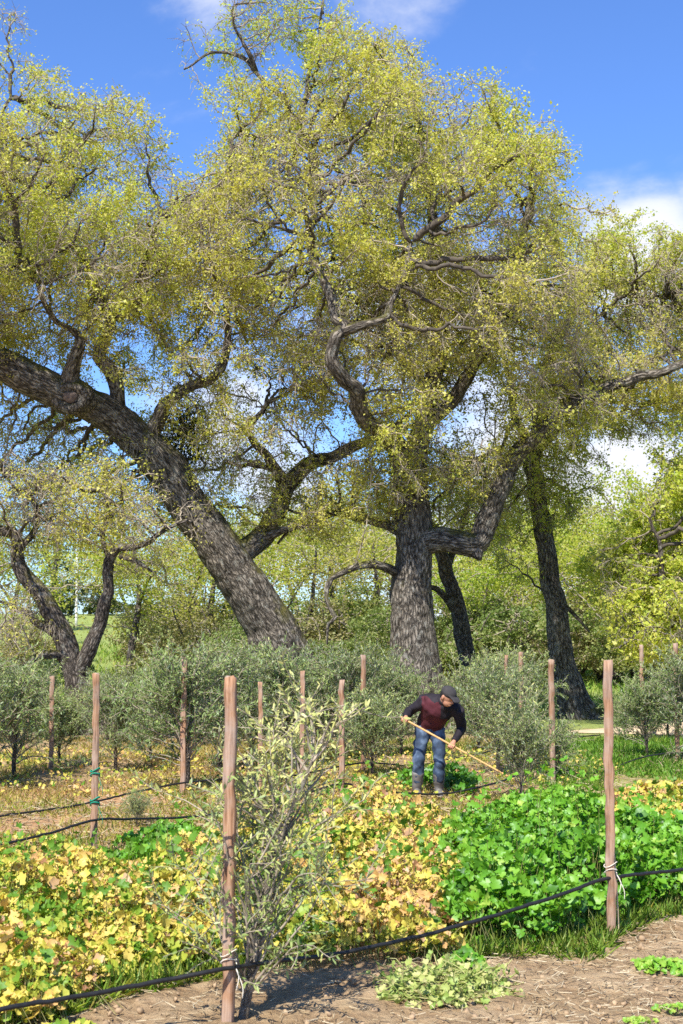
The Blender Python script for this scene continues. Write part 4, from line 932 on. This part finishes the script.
cover('mallow_patch', 'dense bright green mallow patch around the right-hand tall stake', 'ground cover', [(430, 9.7), (480, 9.5), (540, 9.55), (600, 10.1), (650, 10.6), (760, 11.2), (780, 12.6), (700, 13.3), (640, 13.8), (560, 14.6), (500, 14.6), (438, 13.2), (424, 11.5)], 1300, .60, 'mallow_leaf', .067, t_green, 303)
cover('mallow_patch', 'low green patch beside the foot of the green-tied stake', 'ground cover', [(112, 12.2), (225, 12.4), (232, 14.2), (180, 14.6), (118, 13.9)], 520, .26, 'mallow_leaf', .08, t_green, 304)
cover('low_weeds', 'low mixed yellow weeds around the stake with green ties', 'ground cover', [(-120, 12.0), (110, 12.2), (112, 13.4), (40, 14.2), (-120, 13.6)], 150, .16, 'cover_leaf', .06, lambda P, px, fr, rg: t_yellow(P, px * 0, fr, rg) - .22, 305)
cover('low_weeds', 'thin yellow weeds on the soil around the worker\'s boots', 'ground cover', [(-100, 17.2), (60, 18.0), (200, 16.6), (330, 16.4), (440, 16.9), (520, 18.5), (600, 19.5), (600, 24.0), (300, 24.5), (0, 24.0), (-100, 22)], 60, .12, 'cover_leaf', .045, lambda P, px, fr, rg: t_yellow(P, px * 0, fr, rg) + .04, 306)
cover('green_weeds', 'green weed clump growing right behind the worker\'s boots', 'ground cover', [(452, 17.9), (480, 18.4), (478, 19.4), (400, 19.8), (392, 18.6), (430, 18.6)], 500, .36, 'mallow_leaf', .07, lambda P, px, fr, rg: t_green(P, px, fr, rg) - .2, 307)

# separate weed clumps on the bare soil in front
def clump(name, label, px, d, rx, ry, n, h, leafm, size, tint, seed, group=None):
    rg = np.random.default_rng(seed); g = gpt(px, d)
    a = rg.uniform(0, 6.28, n); r = rg.random(n) ** .6
    X, Y = r * np.cos(a) * rx, r * np.sin(a) * ry
    k = vnoise(np.stack([X, Y, X * 0], 1), 6, seed) > .36; X, Y, r = X[k], Y[k], r[k]; n = len(X)
    Z = ground_z(X + g[0], Y + g[1]) - g[2] + .012 + h * (1 - r * .7) * rg.random(n) ** .6
    T, B, N = rand_frames(n, rg, 1.5, (-.1, -.45, .9))
    v, f = stamp(np.stack([X, Y, Z], 1), T, B, N, size * rg.uniform(.5, 1.3, n), *MLEAF)
    o = thing(name, label, 'weed', g, 0, group)
    mesh_np('foliage', v, f, M[leafm], o, False, None, {'tint': ('FLOAT', np.repeat(np.clip(rg.normal(tint, .2, n), 0, 1), len(ML)))})
    m = n // 3; p1 = np.stack([X, Y, Z], 1)[:m]; p0 = p1 * np.array((.5, .5, 0)) + np.array((0, 0, -.01)); D = unit(p1 - p0)
    v, q = prisms(p0, p1, np.full(m, .003), np.full(m, .002), D, D, 3)
    mesh_np('weed_stalks', v, [q], M['stem'], o, True, None, {'tint': ('FLOAT', np.repeat(rg.random(m) * .4, 6))})
G_W = 'small green weeds on the bare soil'
clump('weed_plant', 'low green weed on bare soil right of the tall stake foot', 652, 8.95, .24, .16, 260, .06, 'mallow_leaf', .035, .8, 401, G_W)
clump('weed_plant', 'green weed running off the right edge over bare soil', 688, 8.85, .16, .2, 180, .07, 'mallow_leaf', .035, .75, 402, G_W)
clump('weed_plant', 'tiny yellow-green weed at the bottom right on straw', 632, 7.75, .10, .05, 60, .03, 'mallow_leaf', .025, .95, 403, G_W)
clump('weed_plant', 'small weed low on the soil beside the wilted heap', 482, 8.35, .09, .06, 50, .05, 'mallow_leaf', .03, .7, 404, G_W)
clump('weed_plant', 'thin weed at the bottom right edge', 668, 8.0, .14, .07, 80, .03, 'mallow_leaf', .025, .9, 405, G_W)
clump('weed_plant', 'yellow-green weed by the bottom left corner under the hose', 70, 7.55, .18, .16, 160, .10, 'cover_leaf', .05, .28, 406, G_W)
clump('weed_plant', 'green weed tucked under the hose right of the wilted heap', 462, 9.0, .13, .14, 120, .12, 'mallow_leaf', .05, .45, 407, G_W)

# grass
BLADE = (np.array([(-.016, 0, 0), (.016, 0, 0), (.012, .55, .10), (0, 1.0, .40), (-.012, .55, .10)]), [np.array([[0, 1, 2, 3, 4]])])
def blades(name, label, X, Y, hgt, tint, seed, lean=.5, kind='stuff', width=1.0, mat='grass'):
    rg = np.random.default_rng(seed); n = len(X)
    Bv = unit(np.stack([rg.normal(size=n) * lean, rg.normal(size=n) * lean, np.ones(n)], 1))
    a = rg.normal(size=(n, 3)); Nv = unit(np.cross(Bv, np.cross(a, Bv))); Tv = np.cross(Bv, Nv)
    tv = BLADE[0] * np.array((width, 1, 1))
    v, f = stamp(np.stack([X, Y, ground_z(X, Y) - .005], 1), Tv, Bv, Nv, hgt, tv, BLADE[1])
    o = mesh_np(name, v, f, M[mat], None, False, None, {'tint': ('FLOAT', np.repeat(np.clip(tint, 0, 1), 5))})
    tag(o, label, 'grass', None, kind); return o
def scatter(n, px0, px1, d0, d1, seed, thr=.45, sc_=.9, clus=.05):
    rg = np.random.default_rng(seed); d = np.sqrt(rg.uniform(d0 ** 2, d1 ** 2, n)); px = rg.uniform(px0, px1, n)
    X = (px - 341.5) / F * d; P = np.stack([X, d, X * 0], 1); k = vnoise(P, sc_, seed) * .6 + vnoise(P, sc_ * 3, seed + 1) * .4 > thr
    X, d = X[k], d[k]; return X + rg.normal(size=len(X)) * clus, d + rg.normal(size=len(X)) * clus, rg
X, Y, rg = scatter(110000, -120, 800, 12.6, 27, 501, .40)
pxx = 341.5 + F * X / Y
PP = np.stack([X, Y, X * 0], 1)
blades('grass', 'yellow and green dry grass between the olive rows', X, Y, rg.uniform(.03, .12, len(X)) * (1 + .35 * (pxx > 540)), .70 + .7 * (vnoise(PP, .5, 70) - .5) + rg.normal(size=len(X)) * .16 - .50 * (pxx > 520) - .25 * (pxx > 395) * (Y > 19.5), 502, .8, width=1.8)
X, Y, rg = scatter(34000, -100, 760, 29, 75, 503, .40); kk = ((341.5 + F * X / Y) < 540) | (Y > 33); X, Y = X[kk], Y[kk]
blades('meadow_grass', 'pale green grass beyond the olive rows', X, Y, rg.uniform(.12, .4, len(X)), .30 + .4 * (vnoise(np.stack([X, Y, X * 0], 1), .3, 71) - .5) + rg.normal(size=len(X)) * .14, 504, .6, width=2.6)
X, Y, rg = scatter(5000, -60, 230, 11.6, 14.2, 505, .5)
blades('grass', 'thin green grass around the green-tied stake', X, Y, rg.uniform(.05, .16, len(X)), .30 + rg.normal(size=len(X)) * .22, 506, .7)
X, Y, rg = scatter(15000, 425, 780, 9.2, 11.2, 507, .40)
pxx = 341.5 + F * X / Y; kk = Y > np.interp(pxx, (425, 480, 540, 570, 600, 612, 650, 780), (9.35, 9.3, 9.35, 9.1, 9.25, 9.9, 10.4, 11.0))
X, Y = X[kk], Y[kk]
blades('grass', 'fresh green grass fringe along the foot of the mallow patch', X, Y, rg.uniform(.04, .14, len(X)), .20 + rg.normal(size=len(X)) * .16, 508, .9, width=.7)
X, Y, rg = scatter(14000, -60, 260, 7.7, 9.2, 509, .42)
pxx = 341.5 + F * X / Y; kk = Y > np.interp(pxx, (-60, 60, 130, 200, 260), (7.7, 7.85, 8.4, 8.75, 8.9)); X, Y = X[kk], Y[kk]
blades('grass', 'grass stems along the front of the yellow ground cover', X, Y, rg.uniform(.03, .17, len(X)), .26 + rg.normal(size=len(X)) * .2, 510, .8, width=.6)

# pulled weeds: a wilted heap of pale stems
def heap(label, px, d, rx, ry, n, h, seed):
    rg = np.random.default_rng(seed); g = gpt(px, d)
    a = rg.uniform(0, 6.28, n); r = rg.random(n) ** .7; X, Y = r * np.cos(a) * rx, r * np.sin(a) * ry
    Z = ground_z(X + g[0], Y + g[1]) - g[2] + .01 + h * (1 - r) * rg.random(n)
    SV0, SV1 = [], []
    P = np.stack([X, Y, Z], 1); d_ = unit(np.stack([np.cos(a + rg.normal(size=n) * .8), np.sin(a + rg.normal(size=n) * .8), rg.normal(size=n) * .25], 1))
    for i in range(4):
        e = P + d_ * rg.uniform(.03, .07, (n, 1)); SV0.append(P); SV1.append(e); P = e; d_ = unit(d_ + rg.normal(size=(n, 3)) * .35 - np.array((0, 0, .08)))
    A, B = np.vstack(SV0), np.vstack(SV1)
    zf = ground_z(A[:, 0] + g[0], A[:, 1] + g[1]) - g[2] + .004; A[:, 2] = np.maximum(A[:, 2], zf); zf = ground_z(B[:, 0] + g[0], B[:, 1] + g[1]) - g[2] + .004; B[:, 2] = np.maximum(B[:, 2], zf)
    D = unit(B - A + 1e-6)
    o = thing('weed_heap', label, 'weed heap', g)
    v, q = prisms(A, B, np.full(len(A), .0035), np.full(len(A), .003), D, D, 4)
    mesh_np('stalks', v, [q], leafm_heap, o, True, None, {'tint': ('FLOAT', np.repeat(np.tile(rg.random(n), 4), 8))})
    k = rg.random(len(B)) < .55; LP = B[k] + np.array((0, 0, .006)); m = len(LP); T, Bv, N = rand_frames(m, rg, .8, (0, -.4, .9))
    v, f = stamp(LP, T, Bv, N, .045 * rg.uniform(.4, 1.2, m), *MLEAF)
    mesh_np('wilted_foliage', v, f, leafm_heap, o, False, None, {'tint': ('FLOAT', np.repeat(rg.random(m), len(ML)))})
leafm_heap = leaf_mat('wilted_green', ((0, (.20, .32, .06)), (.5, (.38, .43, .12)), (1, (.54, .50, .22))), .25)
heap('wilted heap of pulled pale green weeds on the soil before the yellow cover', 443, 8.45, .31, .30, 380, .11, 601)

# straw litter, clods and stones on the bare soil
def litter():
    rg = np.random.default_rng(611); n = 5200
    d = rg.uniform(6.6, 10.6, n); px = rg.uniform(-60, 760, n)
    front = np.interp(px, (-60, 60, 130, 220, 330, 420, 470, 560, 610, 683, 760), (7.8, 8.1, 8.7, 9.0, 8.9, 9.4, 9.7, 9.5, 10.0, 10.7, 11))
    k = (d < front + .2) & (rg.random(n) < .35 + .65 * smooth(330, 520, px)); d, px = d[k], px[k]; n = len(d)
    X = (px - 341.5) / F * d; P0 = np.stack([X, d, ground_z(X, d) + rg.uniform(.0, .03, n)], 1)
    a = rg.uniform(0, 6.28, n); L = rg.uniform(.02, .11, n)
    P1 = P0 + np.stack([np.cos(a) * L, np.sin(a) * L, rg.normal(size=n) * .012], 1)
    D = unit(P1 - P0); v, q = prisms(P0, P1, np.full(n, .003), np.full(n, .0022), D, D, 4)
    o = mesh_np('straw_litter', v, [q], M['straw'], None, False, None, {'tint': ('FLOAT', np.repeat(rg.random(n), 8))})
    tag(o, 'straw bits scattered over the bare soil in front', 'straw', None, 'stuff')
    n = 1500; d = rg.uniform(6.8, 10.4, n); px = rg.uniform(-60, 760, n)
    front = np.interp(px, (-60, 60, 130, 220, 330, 420, 470, 560, 610, 683, 760), (7.8, 8.1, 8.7, 9.0, 8.9, 9.4, 9.7, 9.5, 10.0, 10.7, 11))
    k = d < front; d, px = d[k], px[k]; n = len(d); X = (px - 341.5) / F * d
    ico = np.array([(0, 0, 1), (.89, 0, .45), (.28, .85, .45), (-.72, .53, .45), (-.72, -.53, .45), (.28, -.85, .45), (.72, .53, -.45), (-.28, .85, -.45), (-.89, 0, -.45), (-.28, -.85, -.45), (.72, -.53, -.45), (0, 0, -1)])
    fc = np.array([(0, 1, 2), (0, 2, 3), (0, 3, 4), (0, 4, 5), (0, 5, 1), (1, 6, 2), (2, 7, 3), (3, 8, 4), (4, 9, 5), (5, 10, 1), (6, 7, 2), (7, 8, 3), (8, 9, 4), (9, 10, 5), (10, 6, 1), (11, 7, 6), (11, 8, 7), (11, 9, 8), (11, 10, 9), (11, 6, 10)])
    T, B, N = rand_frames(n, rg); s = .006 + .024 * rg.random(n) ** 4
    v, f = stamp(np.stack([X, d, ground_z(X, d) + s * .2], 1), T, B, N, s, ico * np.array((1, .8, .62)), [fc])
    v += rg.normal(size=v.shape) * np.repeat(s, 12)[:, None] * .16
    o = mesh_np('gravel', v, f, plain('clod', (.33, .23, .135), .95, .4, 9, .5), None, False)
    tag(o, 'small clods and stones on the bare soil in front', 'clods', None, 'stuff')
litter()
def mid_litter():
    rg = np.random.default_rng(621); n = 9000
    d = rg.uniform(11.8, 24, n); px = rg.uniform(-80, 760, n); X = (px - 341.5) / F * d
    k = vnoise(np.stack([X, d, X * 0], 1), 1.1, 33) > .38; X, d = X[k], d[k]; n = len(d)
    P0 = np.stack([X, d, ground_z(X, d) + rg.uniform(.0, .05, n)], 1); a = rg.uniform(0, 6.28, n); L = rg.uniform(.05, .2, n)
    P1 = P0 + np.stack([np.cos(a) * L, np.sin(a) * L, rg.normal(size=n) * .03], 1); D = unit(P1 - P0)
    v, q = prisms(P0, P1, np.full(n, .006), np.full(n, .003), D, D, 4)
    o = mesh_np('straw_litter', v, [q], M['straw'], None, False, None, {'tint': ('FLOAT', np.repeat(rg.random(n) * .8, 8))})
    tag(o, 'dry stalks lying on the tan soil between the hoses', 'straw', None, 'stuff')
mid_litter()

# ------------------------------------------------------------------ worker with hoe
def loft(rows, sides=16, ref=(0, 1, 0)):
    """rows: x,y,z,ra,rb ; closed tapered limb with elliptical section, ra along ref x D, rb along ref"""
    rows = np.array(rows, float); q = resample(rows, .025); P = q[:, :3]; D = unit(np.gradient(P, axis=0)); th_ = np.arange(sides) * 2 * np.pi / sides
    A = unit(np.cross(D, ref)); B = np.cross(A, D)
    V = P[:, None] + A[:, None] * np.cos(th_)[None, :, None] * q[:, 3][:, None, None] + B[:, None] * np.sin(th_)[None, :, None] * q[:, 4][:, None, None]
    n = len(P); caps = [P[0] - D[0] * min(q[0, 3], q[0, 4]) * .5, P[-1] + D[-1] * min(q[-1, 3], q[-1, 4]) * .5]
    V = np.concatenate([V.reshape(-1, 3), caps])
    i = np.arange(n - 1)[:, None] * sides; j = np.arange(sides)[None]
    Q = np.stack([i + j, i + (j + 1) % sides, i + sides + (j + 1) % sides, i + sides + j], -1).reshape(-1, 4)
    jj = np.arange(sides); Tr = np.concatenate([np.stack([(jj + 1) % sides, jj, np.full(sides, n * sides)], 1), np.stack([(n - 1) * sides + jj, (n - 1) * sides + (jj + 1) % sides, np.full(sides, n * sides + 1)], 1)])
    return V, Q, Tr
def blob(c, r, axes=None, n=14):
    c = np.array(c); r = np.array(r); ax = np.eye(3) if axes is None else np.array(axes)
    V = []; Q = []; T = []
    for i in range(1, n):
        ph = math.pi * i / n
        for j in range(n * 2):
            a = math.pi * j / n; V.append(c + ax.T @ (np.array((math.sin(ph) * math.cos(a), math.sin(ph) * math.sin(a), math.cos(ph))) * r))
    m = n * 2
    for i in range(n - 2):
        for j in range(m): Q.append((i * m + j, (i + 1) * m + j, (i + 1) * m + (j + 1) % m, i * m + (j + 1) % m))
    V += [c + ax.T @ (np.array((0, 0, 1)) * r), c - ax.T @ (np.array((0, 0, 1)) * r)]; t = (n - 1) * m
    for j in range(m): T.append((t, j, (j + 1) % m)); T.append((t + 1, (n - 2) * m + (j + 1) % m, (n - 2) * m + j))
    return np.array(V), np.array(Q), np.array(T)
def fuse(name, pieces, voxel, mats, parent, smooth_it=4, wrinkle=None):
    V, Q, T, off = [], [], [], 0
    for v, q, t in pieces: V.append(v); Q.append(q + off); T.append(t + off); off += len(v)
    o = mesh_np(name, np.vstack(V), [np.vstack(Q), np.vstack(T)], mats, parent, True)
    m = o.modifiers.new('r', 'REMESH'); m.mode = 'VOXEL'; m.voxel_size = voxel; m.use_smooth_shade = True
    if smooth_it:
        s = o.modifiers.new('s', 'SMOOTH'); s.iterations = smooth_it; s.factor = .5
    dg = bpy.context.evaluated_depsgraph_get(); me = bpy.data.meshes.new_from_object(o.evaluated_get(dg)); old = o.data
    o.modifiers.clear(); o.data = me; bpy.data.meshes.remove(old)
    co = np.zeros(len(me.vertices) * 3, np.float32); me.vertices.foreach_get('co', co); co = co.reshape(-1, 3)
    if wrinkle:
        no = np.zeros(len(me.vertices) * 3, np.float32); me.vertices.foreach_get('normal', no); no = no.reshape(-1, 3)
        w = (vnoise(co * np.array((1, 1, 1.7)), wrinkle[1], 9) - .5) * wrinkle[0] + (vnoise(co, wrinkle[1] * 2.3, 12) - .5) * wrinkle[0] * .6
        co = co + no * w[:, None]; me.vertices.foreach_set('co', co.ravel().astype(np.float32))
    me.polygons.foreach_set('use_smooth', np.ones(len(me.polygons), bool)); me.update()
    return o, co
def person():
    d0 = 18.0; org = gpt(428, d0)
    root = thing('person', 'man bending over a long-handled hoe in maroon and black jacket, cap, jeans and grey boots', 'person', org)
    v3 = lambda *a: np.array(a, float)
    hipL, hipR = v3(-.075, .06, .83), v3(.115, .05, .82)
    kneeL, kneeR = v3(-.13, -.06, .46), v3(.125, -.07, .46)
    ankL, ankR = v3(-.15, .03, .09), v3(.125, .02, .09)
    pel, chest, neck = v3(.02, .07, .88), v3(.11, -.2, 1.12), v3(.165, -.31, 1.20)
    shL, shR = v3(-.06, -.19, 1.205), v3(.345, -.24, 1.09)
    elL, elR = v3(-.245, -.05, 1.06), v3(.405, -.14, .86)
    haL, haR = v3(-.318, -.36, .985), v3(.252, -.44, .675)
    head = v3(.205, -.42, 1.265)
    # skin body
    F_ = unit(v3(.60, -.58, -.52)); X_ = unit(np.cross(F_, (0, 0, 1.0))); U_ = np.cross(X_, F_); ax = np.stack([X_, F_, U_])
    def hp(x, f, u): return head + X_ * x + F_ * f + U_ * u
    pcs = [loft([(*pel, .15, .11), (.06, -.05, 1.0, .15, .11), (*chest, .17, .12), (*neck, .07, .065), (*(neck * .5 + head * .5), .056, .056), (*head, .05, .05)], 18),
           blob(head + U_ * .02, (.074, .094, .105), ax), blob(hp(0, .03, -.055), (.056, .066, .062), ax), blob(hp(0, .10, -.02), (.014, .022, .026), ax), blob(hp(0, .088, -.072), (.026, .014, .010), ax),
           blob(hp(.077, -.005, -.01), (.012, .022, .034), ax), blob(hp(-.077, -.005, -.01), (.012, .022, .034), ax), blob(hp(.03, .084, .015), (.014, .010, .008), ax), blob(hp(-.03, .084, .015), (.014, .010, .008), ax)]
    for h, k, a in ((hipL, kneeL, ankL), (hipR, kneeR, ankR)):
        pcs.append(loft([(*h, .085, .085), (*(h * .5 + k * .5), .07, .075), (*k, .054, .058), (*(k * .6 + a * .4), .052, .056), (*a, .036, .04)]))
        pcs.append(loft([(a[0], a[1] + .05, .05, .036, .04), (a[0], a[1] - .08, .04, .042, .035), (a[0] - .005, a[1] - .17, .03, .036, .022)], 12, (0, 0, 1)))
    hdir = unit(haR - haL)
    for s, e, h, side in ((shL, elL, haL, -1), (shR, elR, haR, 1)):
        w = h + unit(e - h) * .085
        pcs.append(loft([(*s, .058, .058), (*(s * .5 + e * .5), .047, .047), (*e, .041, .041), (*(e * .55 + w * .45), .038, .036), (*w, .026, .023)]))
        fd = unit(h - w); g2 = unit(np.cross(hdir, fd)); pal = h + g2 * .026
        pcs.append(loft([(*w, .026, .022), (*(w * .45 + pal * .55), .036, .018), (*(pal + fd * .02), .038, .016)], 12, g2))
        for k in range(4):   # fingers curl round the handle
            b = pal + fd * .012 + hdir * (k - 1.5) * .020; ln = (.9, 1.05, 1.0, .8)[k]
            pcs.append(loft([(*b, .0095, .0095), (*(b + fd * .026 * ln), .009, .009), (*(b + fd * .034 * ln - g2 * .026 * ln), .0085, .0085), (*(b + fd * .012 - g2 * .050 * ln), .0075, .0075)], 8, hdir))
        tb = w * .4 + pal * .6 + hdir * .03
        pcs.append(loft([(*tb, .012, .012), (*(tb + hdir * .014 + fd * .02 - g2 * .01), .011, .011), (*(tb + fd * .05 + hdir * .004 - g2 * .045), .0085, .0085)], 8, (0, .3, 1)))
    skin = plain('skin', (.42, .205, .125), .55, .12, 8, .05)
    fuse('body', pcs, .0065, skin, root, 2)
    # jeans
    jp = [loft([(.02, .09, .94, .165, .125), (.02, .07, .84, .165, .13), (.02, .06, .78, .14, .12)], 20)]
    for h, k, a in ((hipL, kneeL, ankL), (hipR, kneeR, ankR)):
        jp.append(loft([(h[0], h[1], h[2] + .02, .10, .105), (*(h * .5 + k * .5), .088, .092), (*k, .075, .08), (*(k * .6 + a * .4), .072, .076), (*(k * .28 + a * .72), .070, .074)]))
    m, nt, out = newmat('denim')
    co = nd(nt, 'ShaderNodeTexCoord').outputs['Object']; n = nd(nt, 'ShaderNodeTexNoise', i_Vector=co, i_Scale=7.0, i_Detail=6.0)
    c = rampn(nt, n.outputs['Fac'], ((.36, (.010, .018, .036)), (.52, (.030, .054, .098)), (.70, (.13, .185, .27))))
    b_ = nd(nt, 'ShaderNodeBsdfPrincipled', i_Roughness=.85); nt.links.new(c, b_.inputs['Base Color']); nt.links.new(b_.outputs[0], out.inputs['Surface'])
    fuse('jeans', jp, .012, m, root, 3, (.030, 9))
    # boots
    for a, k in ((ankL, kneeL), (ankR, kneeR)):
        top = a * .40 + k * .60
        bp_ = [loft([(*top, .080, .084), (*(a * .85 + k * .15), .067, .07), (a[0], a[1] + .01, .07, .058, .064), (a[0], a[1] + .01, .01, .055, .06)]),
               loft([(a[0], a[1] + .05, .045, .048, .05), (a[0], a[1] - .08, .045, .054, .05), (a[0] - .006, a[1] - .19, .035, .044, .034)], 14, (0, 0, 1))]
        fuse('boot', bp_, .011, plain('grey_rubber', (.135, .125, .115), .55, .35, 9, .2), root, 3, (.012, 10))
    # jacket: dark shoulders and sleeves, maroon body
    jk = [loft([(.025, .075, .85, .175, .145), (.035, .04, .93, .178, .145), (.065, -.06, 1.02, .185, .145), (*chest, .20, .145), (.145, -.265, 1.175, .15, .11), (.168, -.315, 1.21, .085, .08)], 22),
          loft([(*shL, .085, .085), (*(shL * .5 + shR * .5 + v3(0, .03, .02)), .12, .1), (*shR, .085, .085)], 16)]
    for s, e, h in ((shL, elL, haL), (shR, elR, haR)):
        w = h + unit(e - h) * .10
        jk.append(loft([(*s, .083, .083), (*(s * .5 + e * .5), .070, .072), (*e, .063, .064), (*(e * .5 + w * .5), .056, .056), (*w, .044, .043)]))
    mar = plain('maroon_cloth', (.075, .015, .021), .8, .35, 8, .3); blk = plain('black_cloth', (.016, .012, .016), .75, .3, 8, .3)
    o, co = fuse('jacket', jk, .011, [mar, blk], root, 3, (.026, 8))
    me = o.data; pc = np.zeros(len(me.polygons) * 3, np.float32); me.polygons.foreach_get('center', pc); pc = pc.reshape(-1, 3)
    up = pc[:, 2] + (pc[:, 0] - .14) * .45
    side_d = np.minimum(np.linalg.norm(pc - elL, axis=1), np.linalg.norm(pc - elR, axis=1))
    arm = ((pc[:, 0] < -.10) & (pc[:, 2] > .9)) | (pc[:, 0] > .285)
    opening = (np.abs(pc[:, 0] - (.185 - .35 * (1.1 - pc[:, 2]) * .1)) < .055) & (pc[:, 2] > .98) & (pc[:, 1] < -.2)
    me.polygons.foreach_set('material_index', (arm | (up + .02 * np.sin(pc[:, 0] * 40) > 1.165) | opening | (pc[:, 0] > .22)).astype(np.int32))
    # collar
    fuse('collar', [loft([(.158, -.29, 1.19, .088, .08), (.172, -.325, 1.225, .080, .076)], 18)], .009, blk, root, 2)
    # hair and cap
    hair_m = plain('dark_hair', (.015, .012, .010), .6, .3, 30, .3)
    fuse('hair', [blob(head + U_ * .018 - F_ * .022, (.080, .086, .088), ax)], .008, hair_m, root, 2)
    cap_m = plain('grey_cap', (.040, .036, .036), .85, .3, 14, .2)
    capp = [blob(head + U_ * .058 - F_ * .004, (.090, .106, .078), ax), loft([(*(hp(0, .05, .052)), .078, .012), (*(hp(0, .12, .046)), .078, .010), (*(hp(0, .175, .026)), .055, .008)], 16, U_)]
    fuse('cap', capp, .008, cap_m, root, 2)
    # hoe in both hands
    p0 = haL - hdir * .06; tip = np.array((1.40, -.60, .05)); hd = unit(haR - p0)
    q = resample([(*p0, .0125), (*haL, .0125), (*haR, .0125), (*(haR + unit(tip - haR) * .6), .0122), (*tip, .012)], .05)
    ho = thing('hoe', 'long wooden-handled hoe held slanting in both hands of the worker', 'hoe', org + np.array((1.40, -.60, 0)))
    sh = np.array((1.40, -.60, 0))
    q[:, :3] -= sh; v, qq, t, b = tube_rough(q, 10, 8, .01); mesh_np('handle', v, [qq, t], M['handle'], ho, True)
    e = tip - sh; bl = []
    nk = resample([(*e, .018), (e[0] + .06, e[1] - .01, e[2] + .03, .011), (e[0] + .10, e[1] - .02, e[2] + .0, .009), (e[0] + .10, e[1] - .03, e[2] - .03, .009)], .01)
    v, qq, t, b = tube_rough(nk, 8, 2, .02); mesh_np('neck', v, [qq, t], M['steel'], ho, True)
    c0 = np.array((e[0] + .10, e[1] - .03, e[2] - .02)); pr = [(-.075, 0), (.075, 0), (.085, -.07), (-.085, -.07)]
    V = [c0 + np.array((s * .003 + z * .35, y, z)) for s in (-1, 1) for (y, z) in pr]
    mesh_np('blade', np.array(V), [np.array([(3, 2, 1, 0), (4, 5, 6, 7), (0, 1, 5, 4), (1, 2, 6, 5), (2, 3, 7, 6), (3, 0, 4, 7)])], M['steel'], ho)
person()
print('objects', len(bpy.data.objects))
